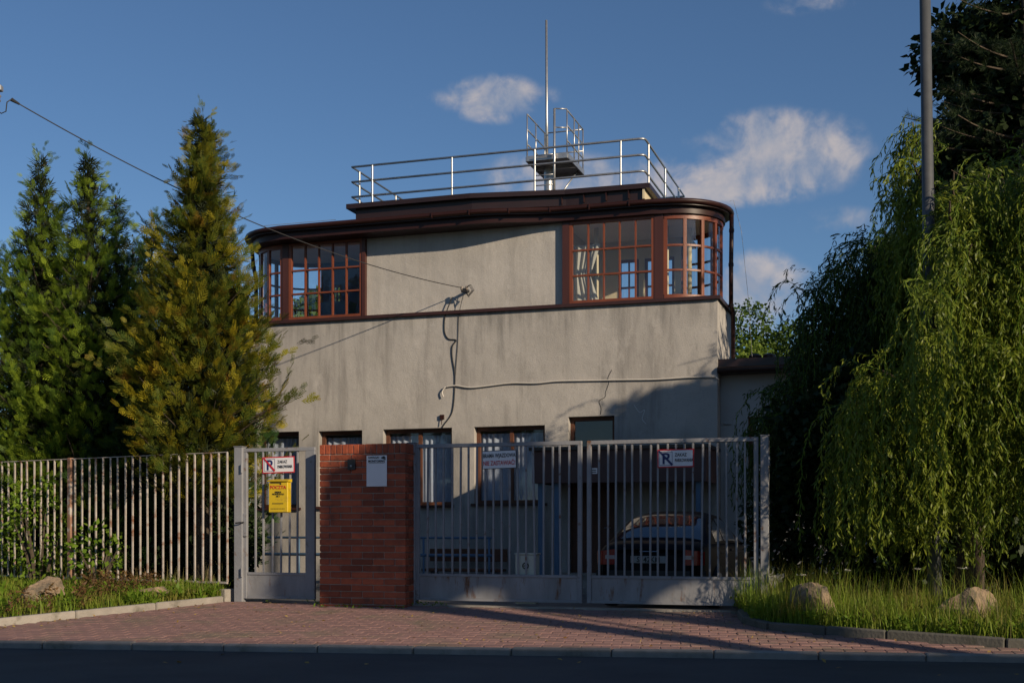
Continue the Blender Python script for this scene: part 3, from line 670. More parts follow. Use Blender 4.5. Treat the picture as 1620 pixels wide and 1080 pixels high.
# downpipes
dx = A_R + .24
def dpipe(path, r=.042): 
    o = MB().tube(path, r, 10).build('downpipe', 'gutter', HB, smooth=True)
    for p in path[1:-1]: MB().lathe([(r + .008, -.03), (r + .008, .03)], 12, p).build('pipe_collar', 'gutter', o)
    return o
dpipe([(BA + RB + .17, 1.0, ZR1 - .1), (BA + RB + .17, 1.0, ZT - .15), (BA + RB + .16, 1.0, ZB + .75), (BA + RB + .16, 1.0, ZB - .02), (A_R + .12, 1.2, ZB - .12), (A_R + .12, 1.2, 4.15), (A_R + .22, 1.3, 4.05)])
dpipe([(BC - RB - .2, .75, ZR1 - .1), (BC - RB - .16, .75, ZT - .25), (BC - RB - .1, .75, ZT - .5), (BC - RB - .1, .75, .2)])

# roof railing: three rails on posts
RL = bpy.data.meshes.new('railing')
def ring_path(z, a0=None):
    aL, aR, d0, d1 = pa(557, .1), pa(1020, .1), .1, 4.3; c = .12
    return [(aL, d1, z), (aL, d0 + .0, z), (aR - c, d0, z), (aR - c * .4, d0 + c * .12, z), (aR - c * .08, d0 + c * .5, z), (aR, d0 + c, z), (aR, d1, z), (aL, d1, z)]
rail_root = None
for k, z in enumerate((ZU + .93, ZU + .63, ZU + .33)):
    o = MB().tube(ring_path(z), .022, 8).build('railing' if rail_root is None else 'rail', 'galv', HB if rail_root is None else rail_root, smooth=True)
    if rail_root is None: rail_root = o
def rpost(a, d): MB().lathe([(.05, 0), (.05, .012), (.022, .014), (.022, .93)], 8, (a, d, ZU)).build('railing_post', 'galv', rail_root, smooth=True, angle=50)
for x in (589, 715, 846, 982): rpost(pa(x, .1), .1)
for d in (.45, 2.1, 3.6): rpost(pa(1020, .1), d)
for d in (.45, 2.3, 4.2): rpost(pa(557, .1), d)

# wall cables, insulator bracket, crack
def cable(px, mat='cable', r=.008, d=-.015, name='cable', parent=HB):
    P = [(pa(x), d, ph(y, pa(x))) for x, y in px]
    Q = []
    for i in range(len(P) - 1):
        p0, p1, p2, p3 = [Vector(P[max(0, min(len(P) - 1, i + q))]) for q in (-1, 0, 1, 2)]
        for s in range(5):
            t = s / 5; Q.append(.5 * ((2 * p1) + (p2 - p0) * t + (2 * p0 - 5 * p1 + 4 * p2 - p3) * t * t + (3 * p1 - p0 - 3 * p2 + p3) * t ** 3))
    Q.append(Vector(P[-1])); return MB().tube(Q, r, 6).build(name, mat, parent, smooth=True)
cable([(716, 470), (708, 490), (704, 505), (704, 525), (710, 536), (722, 538), (716, 548), (716, 565), (720, 590), (720, 612), (718, 640), (714, 656), (704, 670), (700, 676)], r=.011)
cable([(735, 462), (727, 495), (725, 540), (722, 580), (720, 610)], 'cable', .006)
cable([(706, 612), (722, 610), (745, 613), (775, 610), (810, 606), (850, 606), (880, 603), (925, 602), (980, 601), (1040, 600), (1090, 597), (1132, 596)], 'cable_white', .014, -.03)
cable([(706, 612), (701, 620), (703, 628)], 'cable_white', .014, -.05)
cable([(1132, 596), (1137, 600)], 'cable_white', .014, -.03)
ia = pa(735, -.12); iz = ph(457, ia, -.12)
br = MB(); br.box(ia - .03, ia + .03, -.16, .08, iz - .03, iz + .01); br.tube([(ia - .06, -.14, iz - .05), (ia + .06, -.14, iz - .05)], .02); br.build('wire_bracket', 'cable', HB)
for s in (-1, 1): MB().lathe([(.02, 0), (.032, .02), (.022, .04), (.032, .06), (.015, .08)], 10, (ia + s * .05, -.14, iz - .03)).build('insulator', 'ceramic', HB, smooth=True)
for q in range(3): MB().tube([(ia + .02, -.15, iz), (ia + .10 + q * .03, -.16 - q * .02, iz + .06), (ia + .16 + .02 * q, -.14, iz - .04), (ia + .08, -.13, iz - .12 - q * .02), (ia + .01, -.1, iz - .06)], .006, 6).build('cable', 'cable', HB, smooth=True)
MB().box(pa(697), pa(703), -.045, .0, ph(663, pa(700)), ph(656, pa(700))).build('wall_bracket', 'gutter', HB)
MB().tube([(pa(700), -.04, ph(663, pa(700))), (pa(700), -.05, ph(672, pa(700)))], .008).build('wall_bracket', 'gutter', HB)
cable([(968, 585), (962, 597), (963, 606), (958, 620), (957, 628), (948, 634), (951, 645), (950, 655)], 'sign_black', .006, -.001, 'wall_crack')
cable([(1003, 640), (1012, 652), (1020, 648), (1016, 662), (1022, 670)], 'sign_white', .004, -.002, 'wall_crack')

# lightning wires and little roof details
MB().tube([(pa(1148), .5, ZR1 + .02), (A_R + .22, .5, ZR1 + .04), (A_R + .34, .7, ZR1 - .5), (A_R + .45, .9, ZB), (A_R + .5, 1.0, 4.2)], .0035, 5).build('lightning_wire', 'steel_dark', HB)
MB().tube([(x, -.4, ZR1 + .05) for x in (BC - .2, BC + .4, pa(545))], .005, 5).build('lightning_wire', 'steel_dark', HB)

# ------------------------------------------------------------------ mast with platform on the roof
MS = thing('roof_mast', 'galvanised mast with caged platform and ladder on the flat roof', 'mast', tuple(W(0, 0)), -PSI)
P0, P1 = pa(834, 1.2), pa(897, 1.2); PD0, PD1 = 1.2, 2.45; ZP = ph(252, P0, 1.2); ZPT = ph(181, P0, 1.2)
mc = pa(868, 1.85)
MB().lathe([(.095, 0), (.095, ZP - ZU)], 18, (mc, 1.85, ZU)).build('column', 'galv', MS, smooth=True, angle=50)
MB().tube([(mc - .04, 1.85, ZP), (mc - .04, 1.85, ph(185, mc, 1.85)), (mc - .05, 1.85, ph(32, mc, 1.85))], [.034, .03, .024], 10).build('pole', 'galv', MS, smooth=True)
MB().box(P0, P1, PD0, PD1, ZP, ZP + .035).build('platform', 'steel_dark', MS)
fr = MB(); fr.box(P0 - .01, P1 + .01, PD0 - .03, PD0 - .002, ZP - .05, ZP + .05); fr.box(P0 - .01, P1 + .01, PD1 + .002, PD1 + .03, ZP - .05, ZP + .05)
fr.box(P0 - .03, P0 - .002, PD0, PD1, ZP - .05, ZP + .05); fr.box(P1 + .002, P1 + .03, PD0, PD1, ZP - .05, ZP + .05); fr.box(P0, P1, 1.8, 1.86, ZP - .06, ZP - .002); fr.build('platform_frame', 'galv', MS)
def rod(P, r=.014, name='cage_bar'): return MB().tube(P, r, 8).build(name, 'galv', MS, smooth=True)
for a, ds in ((P0, (PD0, 1.8, PD1)), (P1, (PD0, 1.75, 2.1, PD1))):
    for d in ds: rod([(a, d, ZP), (a, d, ZPT)])
    for z in (ZPT, ZP + (ZPT - ZP) * .66, ZP + (ZPT - ZP) * .33): rod([(a, PD0, z), (a, PD1, z)])
for z in (ZPT - .0, ZP + (ZPT - ZP) * .5): rod([(P0, PD1, z), (P1, PD1, z)])
st0, st1 = pa(846, 1.1), pa(877, 1.1)
rod([(st1, 1.1, ZU), (st1, 1.1, ZPT + .02)], .024, 'ladder_stile'); rod([(st0, 1.1, ZU), (st0, 1.1, ZU + .95)], .02, 'ladder_stile')
for z in (ZPT + .02, ZPT - .35): rod([(st1, 1.1, z), (P1, PD0, z)])
for i in range(6): rod([(st0, 1.1, ZU + .12 + i * .2), (st1, 1.1, ZU + .12 + i * .2)], .012, 'rung')
rod([(P1 - .05, PD1 - .2, ZP), (mc + .1, 1.9, ZU + .35)], .016, 'brace')

# ------------------------------------------------------------------ annex on the right, chimneys, canopy
AN = thing('annex', 'low rendered annex with dark brown eaves beside the willow', 'building', tuple(W(0, 0)), -PSI)
d_an = .35; ax0, ax1 = A_R + .003, A_R + 6
aw0 = pa(1183, d_an); awt = ph(659, aw0, d_an); awb = ph(750, aw0, d_an); Z_AN = ph(592, A_R + .5, d_an)
m = MB(); wall_open(m, ax0, ax1, -.35, Z_AN, [(aw0, aw0 + 1.1, awb, awt)], d_an, d_an + .28); m.build('wall', 'annex_plaster', AN)
ww = window(AN, aw0 + .003, aw0 + 1.097, awb + .003, awt - .003, d_an + .15, 2, 1, .07, .06, .07, 'wood_old', 'glass_low')
MB().box(aw0 - .06, aw0 + 1.16, d_an - .07, d_an + .146, awb - .045, awb + .002).build('sill', 'ledge', ww)
curtain(AN, aw0, aw0 + 1.1, awb, awt, d_an + .5, 8, 'interior_blue', .03)
MB().box(ax1 - .28, ax1, d_an + .283, 5.5, -.35, Z_AN).build('side_wall', 'annex_plaster', AN)
MB().box(ax0, ax1, 5.503, 5.8, -.35, Z_AN).build('rear_wall', 'annex_plaster', AN)
zt = ph(566, A_R + .5, d_an - .3)
MB().box(ax0, ax1 + .3, d_an - .30, 6.1, Z_AN + .003, Z_AN + .06).build('soffit', 'roof', AN)
an_roof = MB().box(ax0, ax1 + .3, d_an - .28, 6.1, Z_AN + .063, zt).build('roof', 'roof', AN)
MB().tube([(ax0, d_an - .36, Z_AN + .05), (ax1 + .3, d_an - .36, Z_AN + .05)], .06, 10).build('gutter', 'gutter', AN, smooth=True)
cable([(1140, 668), (1153, 668)], 'steel_dark', .01, d_an - .02, 'wall_hook', AN)
for x in (1195, 1217):
    a = pa(x, 2.2); o = MB().lathe([(.085, 0), (.085, .27)], 14, (a, 2.2, zt)).build('chimney_pipe', 'chimney', an_roof, smooth=True, angle=50)
    MB().lathe([(.125, .27), (.125, .33), (.06, .36)], 14, (a, 2.2, zt)).build('chimney_cap', 'gutter', o)

c0, c1, cd = pa(842, -1.4), pa(1117, -1.4), -1.4
ct, cb = ph(713, c0, cd), ph(764, c0, cd)
CN = thing('entrance_canopy', 'dark brown entrance canopy on blue posts behind the gate', 'canopy', tuple(W(0, 0)), -PSI)
MB().box(c0, c1, cd, cd + .06, cb, ct).build('front_board', 'canopy', CN); MB().box(c0, c0 + .06, cd + .063, -.01, cb, ct).build('side_board', 'canopy', CN); MB().box(c1 - .06, c1, cd + .063, -.01, cb, ct).build('side_board', 'canopy', CN)
MB().box(c0 - .05, c1 + .05, cd - .06, -.003, ct + .003, ct + .06).build('canopy_roof', 'roof', CN)
for a in (c0 + .12, c0 + .42, c1 - .15): MB().bbox(a - .045, a + .045, cd + .1, cd + .19, -.2, cb).build('post', 'blue_paint', CN)
STP = MB(); 
for i in range(3): STP.box(c0 + .1, c1 - .1, cd + .25 + i * .3, -.003, -.2 + i * .12, -.2 + (i + 1) * .12)
STP.build('steps', 'concrete', CN)

hr = thing('handrail', 'pale blue handrail along the house wall behind the gate', 'handrail', tuple(W(0, 0)), -PSI)
h0, h1 = pa(372, -1.2), pa(778, -1.2); zr1 = ph(850, pa(600, -1.2), -1.2); 
for z, r in ((zr1, .022), (zr1 - .32, .03)): MB().tube([(h0, -1.2, z), (h1, -1.2, z)], r, 8).build('rail', 'blue_paint', hr, smooth=True)
for a in np.linspace(h0 + .1, h1 - .05, 5): MB().tube([(a, -1.2, -.2), (a, -1.2, zr1)], .022, 8).build('post', 'blue_paint', hr, smooth=True)
bn = thing('garden_bench', 'low dark bench against the house wall behind the railing', 'bench', tuple(W(0, 0)), -PSI)
b0, b1 = pa(668, -.7), pa(792, -.7)
MB().bbox(b0, b1, -.75, -.35, .18, .23).build('seat', 'wood_old', bn); MB().bbox(b0, b1, -.32, -.28, .36, .6).build('backrest', 'wood_old', bn)
for a in (b0 + .12, b1 - .16): MB().bbox(a, a + .05, -.72, -.28, -.19, .178).build('leg', 'steel_dark', bn)

# ------------------------------------------------------------------ gate line: pillar, gates, posts
GL = lambda a, d, z=0: W(a, d, z, DG)
ga = lambda x, d=0: pa(x, d, DG)
gz = lambda y, x, d=0: ph(y, ga(x, d), d, DG)
def gthing(name, label, cat, group=None): return thing(name, label, cat, (0, DG, 0), -PSI, group)

PL = gthing('brick_pillar', 'wide red brick gate pillar between the wicket and the driveway gate', 'pillar')
pb0, pb1 = ga(505, -.33), ga(642, -.33); PD = -.33; PB = .12; ZP0 = gz(966, 575, PD); ZPT2 = gz(702, 575, PD)
MB().box(pb0 + .02, pb1 - .02, PD + .012, PB - .012, ZP0 - .2, ZPT2 - .012).build('mortar_core', 'mortar', PL)
nc = 24; hc = (ZPT2 - ZP0 - .13) / nc; wid = pb1 - pb0
bmesh_cache = {}
def brick(x0, x1, y0, y1, z0, z1):
    key = (round(x1 - x0, 3), round(y1 - y0, 3), round(z1 - z0, 3))
    if key not in bmesh_cache:
        w, dpt, h = x1 - x0, y1 - y0, z1 - z0; m = MB(); m.bbox(-w / 2, w / 2, -dpt / 2, dpt / 2, -h / 2, h / 2, .005); bmesh_cache[key] = m.mesh('brick')
    link('brick', bmesh_cache[key], 'brick', PL, ((x0 + x1) / 2, (y0 + y1) / 2 + random.uniform(-.004, .003), (z0 + z1) / 2), (random.gauss(0, .006), random.gauss(0, .004), random.gauss(0, .006)))
j = .010; bl = wid / 4
backm = MB()
for c in range(nc):
    z0 = ZP0 + c * hc + j / 2; z1 = ZP0 + (c + 1) * hc - j / 2
    off = (0, .5, 0, .25)[c % 4] if c % 2 == 0 else .5
    edges = [0] + [bl * (i + (off if off else 1)) for i in range(5) if 0 < bl * (i + (off if off else 1)) < wid - .02] + [wid]
    for e0, e1 in zip(edges, edges[1:]): brick(pb0 + e0 + j / 2, pb0 + e1 - j / 2, PD, PD + .115, z0, z1)
    for sx in (pb0, pb1 - .115):                                           # the cheeks
        brick(sx + .002, sx + .113, PD + .125, PB - .125, z0, z1)
    for e0, e1 in zip(edges, edges[1:]): backm.box(pb0 + e0 + j / 2, pb0 + e1 - j / 2, PB - .115, PB, z0, z1)
tag(backm.build('rear_brickwork', 'brick', PL), kind='stuff')
ns = 15
for i in range(ns): brick(pb0 + wid * i / ns + j / 2, pb0 + wid * (i + 1) / ns - j / 2, PD, PB, ZPT2 - .13 + j / 2, ZPT2)
# notice and bell on the pillar
def text(s, size, mat, parent, loc, rot=(R(90), 0, 0), sx=1.0, name='lettering', align='CENTER'):
    c = bpy.data.curves.new('t', 'FONT'); c.body = s; c.size = size; c.extrude = .0012; c.offset = size * .018; c.align_x = align; c.resolution_u = 3
    o = bpy.data.objects.new('t', c); COL.objects.link(o); dg = bpy.context.evaluated_depsgraph_get()
    me = bpy.data.meshes.new_from_object(o.evaluated_get(dg)); bpy.data.objects.remove(o); 
    me.name = name; me.materials.clear(); t = link(name, me, mat, parent, loc, rot); t.scale = (sx, 1, 1); return t
def sign_root(name, label, x0, x1, y0, y1, d, cat, group=None, tilt=0):
    a0, a1 = ga(x0, d), ga(x1, d); z0, z1 = gz(y1, (x0 + x1) / 2, d), gz(y0, (x0 + x1) / 2, d)
    p = GL((a0 + a1) / 2, d, (z0 + z1) / 2); r = thing(name, label, cat, tuple(p), -PSI, group); r.rotation_euler = (0, tilt, -PSI)
    return r, a1 - a0, z1 - z0
s, w_, h_ = sign_root('monitoring_notice', 'white monitoring notice sheet stuck on the brick pillar', 580, 612, 720, 769, PD - .012, 'notice')
MB().box(-w_ / 2, w_ / 2, -.003, .003, -h_ / 2, h_ / 2).build('sheet', 'sign_white', s)
text('UWAGA!', .038, 'sign_black', s, (-w_ * .14, -.006, h_ * .40), name='lettering'); text('MONITORING', .042, 'sign_black', s, (0, -.006, h_ * .28), sx=.88)
MB().box(-w_ * .38, w_ * .38, -.006, -.004, h_ * .245, h_ * .255).build('rule_line', 'sign_black', s)
cm = MB(); cm.add([(w_ * .2, -.006, h_ * .42), (w_ * .36, -.006, h_ * .48), (w_ * .46, -.006, h_ * .42), (w_ * .34, -.006, h_ * .37)], [(0, 1, 2, 3)]); cm.add([(w_ * .36, -.006, h_ * .38), (w_ * .44, -.006, h_ * .34), (w_ * .45, -.006, h_ * .40)], [(0, 1, 2)]); cm.build('camera_symbol', 'sign_black', s)
s, w_, h_ = sign_root('door_bell', 'small dark doorbell box fixed on the brick pillar', 551, 563, 726, 743, PD - .004, 'doorbell')
MB().bbox(-w_ / 2, w_ / 2, -.03, 0, -h_ / 2, h_ / 2, .004).build('housing', 'car_trim', s); MB().lathe([(.014, 0), (.014, .008), (.009, .012)], 12).build('button', 'steel_dark', s, loc=(0, -.03, -.02), rot=(R(90), 0, 0))

def bar_mesh(L, r=.011):
    return MB().lathe([(r, 0), (r, L)], 8).mesh('bar', True, 50)
def sq_bar(L, r=.012): return MB().bbox(-r, r, -r, r, 0, L, .002).mesh('bar')
def gate_leaf(name, label, x0, x1, nb, ytop, ybar, ybot, cat='gate', stile=.055, left_stile=None, right_stile=None, group=None):
    g = gthing(name, label, cat, group)
    a0, a1 = ga(x0), ga(x1); xm = (x0 + x1) / 2
    zt, zb, z0 = gz(ytop, xm), gz(ybar, xm), gz(ybot, xm); ls = left_stile or stile; rs = right_stile or stile
    MB().bbox(a0, a1, -.025, .025, zt - .05, zt, .004).build('top_rail', 'gate', g)
    MB().bbox(a0, a0 + ls, -.0245, .0245, z0, zt - .051, .004).build('stile', 'gate', g); MB().bbox(a1 - rs, a1, -.0245, .0245, z0, zt - .051, .004).build('stile', 'gate', g)
    MB().bbox(a0 + ls + .001, a1 - rs - .001, -.02, .02, zb - .035, zb, .003).build('middle_rail', 'gate', g)
    MB().bbox(a0 + ls + .001, a1 - rs - .001, -.02, .02, z0, z0 + .035, .003).build('bottom_rail', 'gate', g)
    pm = MB(); pm.grid(lambda u, v: (a0 + ls + .002 + (a1 - rs - a0 - ls - .004) * u, -.008 + .004 * math.sin(u * 7) * math.sin(v * 3.1), z0 + .036 + (zb - .036 - z0 - .036) * v), 24, 4)
    pm.grid(lambda u, v: (a0 + ls + .002 + (a1 - rs - a0 - ls - .004) * (1 - u), .002, z0 + .036 + (zb - .036 - z0 - .036) * v), 24, 1)
    pm.build('panel', 'gate_panel', g, smooth=True)
    bm = sq_bar(zt - .052 - zb)
    for i in range(nb):
        a = a0 + ls + (a1 - rs - a0 - ls) * (i + 1) / (nb + 1) + random.uniform(-.006, .006)
        link('bar', bm, 'gate', g, (a, random.uniform(-.002, .002), zb + .001), (random.gauss(0, .004), random.gauss(0, .005), 0))
    return g, a0, a1, zt, zb, z0
wk = gate_leaf('wicket_gate', 'narrow grey steel wicket gate carrying the yellow mailbox', 384, 499, 6, 708, 905, 947, left_stile=.075, right_stile=.14)
lx = wk[1] + .04; MB().bbox(lx - .03, lx + .05, -.05, -.026, gz(848, 390), gz(812, 390), .004).build('lock_case', 'gate', wk[0])
MB().tube([(lx + .0, -.05, gz(826, 390)), (lx + .0, -.10, gz(826, 390)), (lx - .01, -.105, gz(826, 390)), (lx - .09, -.11, gz(827, 390))], .010, 8).build('lock_handle', 'black', wk[0], smooth=True)
gate_leaf('driveway_gate', 'left leaf of the grey barred driveway gate beside the brick pillar', 658, 921, 18, 700, 908, 951)
gate_leaf('driveway_gate', 'right leaf of the grey barred driveway gate in front of the parked car', 929, 1200, 18, 694, 911, 956)
def gpost(x0, x1, ytop, ybot, label, d0=-.06, d1=.05):
    g = gthing('gate_post', label, 'post'); a0, a1 = ga(x0, d0), ga(x1, d0); z1 = gz(ytop, x0, d0); z0 = gz(ybot, x0, d0)
    MB().bbox(a0, a1, d0, d1, z0 - .25, z1, .006).build('shaft', 'gate', g); MB().bbox(a0 - .008, a1 + .008, d0 - .008, d1 + .008, z1 + .001, z1 + .012, .003).build('cap', 'gate', g)
    for z in (z0 + .35, z1 - .3): MB().lathe([(.016, -.06), (.016, .06)], 10, (a1 + .004, d0 - .018, z)).build('hinge', 'gate', g, smooth=True, angle=50)
    return g
gpost(370, 383, 707, 945, 'pale steel post left of the wicket gate')
gpost(644, 656, 701, 952, 'grey steel post against the right edge of the brick pillar')
gpost(1203, 1216, 689, 960, 'shaded steel post at the right end of the driveway gate')
MB_s = MB().box(ga(500), ga(1220), -.10, .14, -.3, -.012); o = MB_s.build('gate_threshold', 'concrete', None, loc=(0, DG, 0), rot=(0, 0, -PSI)); tag(o, kind='structure')

def no_parking(label, x0, x1, y0, y1, tilt=0):
    s, w, h = sign_root('parking_sign', label, x0, x1, y0, y1, -.034, 'sign', 'no parking signs', tilt)
    MB().bbox(-w / 2, w / 2, -.002, .004, -h / 2, h / 2, .0015).build('plate', 'sign_red', s)
    e = .016; MB().box(-w / 2 + e, w / 2 - e, -.0045, -.0025, -h / 2 + e, h / 2 - e).build('face', 'sign_white', s)
    k = MB(); q = h * .37; cx = -w * .27
    for (x0_, x1_, z0_, z1_) in ((-q, q, q - .005, q), (-q, q, -q, -q + .005), (-q, -q + .005, -q, q), (q - .005, q, -q, q)): k.box(cx + x0_, cx + x1_, -.0062, -.005, z0_, z1_)
    k.build('symbol_frame', 'sign_blue', s)
    text('P', h * .86, 'sign_blue', s, (cx, -.0075, -h * .29), sx=1.0, name='letter_p')
    sl = MB(); t = .010; sl.add([(cx - q - t, -.0105, q + t), (cx - q + t, -.0105, q + t * 1.6), (cx + q + t, -.0105, -q + t), (cx + q - t, -.0105, -q - t)], [(0, 1, 2, 3)][::-1]); sl.build('slash', 'sign_red' if x0 < 600 else 'sign_blue', s)
    text('ZAKAZ', h * .25, 'sign_black', s, (-w * .02, -.0065, h * .10), sx=.80, align='LEFT'); text('PARKOWANIA', h * .25, 'sign_black', s, (-w * .02, -.0065, -h * .20), sx=.60, align='LEFT')
    return s
no_parking('red bordered no parking sign on the wicket above the yellow mailbox', 415, 466, 722, 748, R(-1))
no_parking('red bordered no parking sign on the right leaf of the driveway gate', 1040, 1098, 710, 739, R(-.6))
s, w_, h_ = sign_root('driveway_sign', 'white keep clear sign on the left leaf of the driveway gate', 763, 817, 712, 741, -.034, 'sign'); s.rotation_euler = (0, R(-1.2), -PSI)
MB().bbox(-w_ / 2, w_ / 2, -.002, .004, -h_ / 2, h_ / 2, .0015).build('plate', 'sign_black', s); MB().box(-w_ / 2 + .008, w_ / 2 - .008, -.0045, -.0025, -h_ / 2 + .008, h_ / 2 - .008).build('face', 'sign_white', s)
text('BRAMA WJAZDOWA', h_ * .30, 'sign_black', s, (0, -.0065, h_ * .12), sx=.66); text('NIE ZASTAWIAĆ!', h_ * .34, 'sign_red', s, (0, -.0065, -h_ * .30), sx=.70)
s, w_, h_ = sign_root('sticker', 'tiny white sticker hanging behind the gate by the centre stile', 935, 945, 740, 749, .03, 'sticker')
MB().box(-w_ / 2, w_ / 2, -.001, .001, -h_ / 2, h_ / 2).build('sheet', 'sign_white', s)
for k in (.15, -.2): MB().box(-w_ * .35, w_ * .35, -.003, -.0015, h_ * k - .005, h_ * k + .005).build('print_line', 'sign_black', s)
s, w_, h_ = sign_root('utility_box', 'pale utility box with a round emblem behind the gate bars', 815, 848, 877, 912, .05, 'utility box')
MB().bbox(-w_ / 2, w_ / 2, 0, .16, -h_ / 2 - .35, h_ / 2, .008).build('cabinet', 'box_pale', s); MB().bbox(-w_ / 2 - .012, w_ / 2 + .012, -.012, .172, h_ / 2 + .001, h_ / 2 + .02, .004).build('lid', 'box_pale', s)
em = MB(); rr_ = .045
for i in range(24):
    t0, t1 = 2 * math.pi * i / 24, 2 * math.pi * (i + 1) / 24
    em.add([(rr_ * math.cos(t0), -.004, rr_ * math.sin(t0)), (rr_ * math.cos(t1), -.004, rr_ * math.sin(t1)), (.03 * math.cos(t1), -.004, .03 * math.sin(t1)), (.03 * math.cos(t0), -.004, .03 * math.sin(t0))], [(0, 1, 2, 3)])
em.box(-.008, .008, -.005, -.003, -.03, .03); em.box(-.03, .0, -.005, -.0035, -.006, .006); em.build('emblem', 'sign_black', s)
MB().box(-.006, .006, -.005, -.002, -.11, -.075).build('keyhole', 'sign_black', s)
# mailbox
s, w_, h_ = sign_root('mailbox', 'yellow metal mailbox hanging on the wicket gate', 425, 455, 757, 810, -.13, 'mailbox')
MB().bbox(-w_ / 2, w_ / 2, 0, .10, -h_ / 2, h_ * .40, .006).build('box', 'yellow', s)
ld = MB(); ld.add([(-w_ / 2 - .012, -.02, h_ * .45), (w_ / 2 + .012, -.02, h_ * .45), (w_ / 2 + .012, .105, h_ / 2), (-w_ / 2 - .012, .105, h_ / 2), (-w_ / 2 - .012, -.02, h_ * .425), (w_ / 2 + .012, -.02, h_ * .425), (w_ / 2 + .012, .105, h_ * .403), (-w_ / 2 - .012, .105, h_ * .403)],
       [(0, 1, 2, 3), (7, 6, 5, 4), (0, 4, 5, 1), (1, 5, 6, 2), (2, 6, 7, 3), (3, 7, 4, 0)]); ld.build('lid', 'yellow', s)
MB().box(-w_ * .4, w_ * .16, -.004, .0, h_ * .365, h_ * .385).build('slot', 'sign_black', s); MB().box(w_ * .1, w_ * .17, -.005, -.001, h_ * .33, h_ * .362).build('lock', 'sign_black', s)
text('POCZTA', .062, 'sign_red', s, (0, -.003, h_ * .20), sx=1.0)
for t_, z_ in (('MIEJSKIE', .08), ('PRZEDSZKOLE', .02), ('NR 1', -.045)): text(t_, .030, 'sign_black', s, (0, -.003, h_ * z_), sx=.9)
for z_, wd in ((-.25, .3), (-.40, .38)): 
    for q in range(9): MB().box(-w_ * wd + q * w_ * wd * .22, -w_ * wd + q * w_ * wd * .22 + w_ * wd * .15, -.003, -.001, h_ * z_, h_ * z_ + (.012 if z_ > -.3 else .008)).build('print_line', 'sign_black', s)

# ------------------------------------------------------------------ left fence
def fence(label, A, Dv, npan, post_at, bar_gap, zb, zt, mat, lastpost=True, wavy=0):
    f = thing('bar_fence', label, 'fence', (A.x, A.y, 0), math.atan2(Dv.y, Dv.x)); L = npan
    MB().bbox(0, L, -.012, .012, zt - .012, zt + .0, .002).build('top_rail', mat, f); MB().bbox(0, L, -.015, .015, zb - .03, zb, .003).build('bottom_rail', mat, f)
    MB().bbox(-.05, L, -.10, .10, -.5, zb - .10, .01).build('plinth', 'concrete', f)
    bm = sq_bar(zt - zb - .013, .0115); n = int(L / bar_gap)
    for i in range(n + 1):
        x = i * bar_gap
        if any(abs(x - p) < .05 for p in post_at) or x > L: continue
        link('bar', bm, mat, f, (x, random.uniform(-.003, .003), zb + .0005), (random.gauss(0, .003), random.gauss(0, .004), random.uniform(0, .3)))
    for p in post_at: MB().bbox(p - .035, p + .035, -.04, .03, -.4, zt + .012, .005).build('post', 'rustpost', f)
    return f
fence('pale rusty bar fence in front of the thujas on the left', FA, FD, 9.0, [3.27, 6.6], .158, .245, 2.05, 'fence')

# ------------------------------------------------------------------ parked car
CAR = thing('parked_car', 'dark sedan with red tail lights parked behind the driveway gate', 'car', (1.94, 17.47, -.17), R(90 - 21))
ST = [(0, .68, .34, .78, .86), (.03, .74, .30, .83, .93), (.12, .78, .27, .87, .965), (.35, .81, .24, .90, .985), (.7, .835, .21, .92, .985), (1.4, .845, .19, .93, .95), (2.6, .845, .19, .92, .94), (3.05, .835, .19, .90, .95), (3.6, .81, .2, .83, .88), (4.0, .76, .24, .70, .75), (4.17, .62, .30, .56, .6)]
def ring(w, zb, zs, zc):
    hlf = [(0, zc), (.5 * w, zc - .004), (.82 * w, zc - .02), (.95 * w, zs), (w, zs - .12), (w * 1.0, zs - .3), (w * .985, zb + .14), (w * .93, zb), (0, zb)]
    return hlf + [(-y, z) for y, z in hlf[-2:0:-1]]
m = MB(); V = []; nr = len(ring(1, 1, 1, 1))
for x, w, zb, zs, zc in ST: V += [(x, y, z) for y, z in ring(w, zb, zs, zc)]
Fc = [(i * nr + j, i * nr + (j + 1) % nr, i * nr + nr + (j + 1) % nr, i * nr + nr + j) for i in range(len(ST) - 1) for j in range(nr)] + [tuple(range(nr)), tuple(range((len(ST) - 1) * nr, len(ST) * nr))]
m.add(V, Fc); body = m.build('body', 'car', CAR, smooth=True); sb = body.modifiers.new('s', 'SUBSURF'); sb.levels = 2; sb.render_levels = 2
CX_ = [(.42, .955, .02), (.75, 1.17, .5), (1.15, 1.365, .85), (1.7, 1.425, 1), (2.25, 1.39, .93), (2.65, 1.2, .55), (3.12, .945, .02)]
def cabz(x):
    xs = [c[0] for c in CX_]; return float(np.interp(x, xs, [c[1] for c in CX_]))
def cabf(x):                                               # smooth roof line
    return (cabz(x - .06) + 2 * cabz(x) + cabz(x + .06)) / 4
def wt(x): return .745 - .20 * max(0, (cabf(x) - .95)) / .47
def topP(x, t, off=0): return (x - off * .3, wt(x) * t, cabf(x) - .06 * t ** 4 + off)
def sideP(x, v, s, off=0):
    z1 = cabf(x) - .06; return (x, s * ((.755 * (1 - v) + wt(x) * v) + off + .018 * math.sin(v * 3.14)), .93 * (1 - v) + z1 * v)
m = MB(); m.grid(lambda u, v: topP(.42 + 2.7 * u, 2 * v - 1), 48, 16)
for s_ in (-1, 1): m.grid(lambda u, v: sideP(.42 + 2.7 * u, v, s_), 48, 6)
m.build('cabin', 'car', CAR, smooth=True)
MB().grid(lambda u, v: topP(.50 + (.63 + .0) * u * (1 - .12 * (2 * v - 1) ** 2) + .02, (2 * v - 1) * .90, .006), 12, 16).build('rear_window', 'car_glass', CAR, smooth=True)
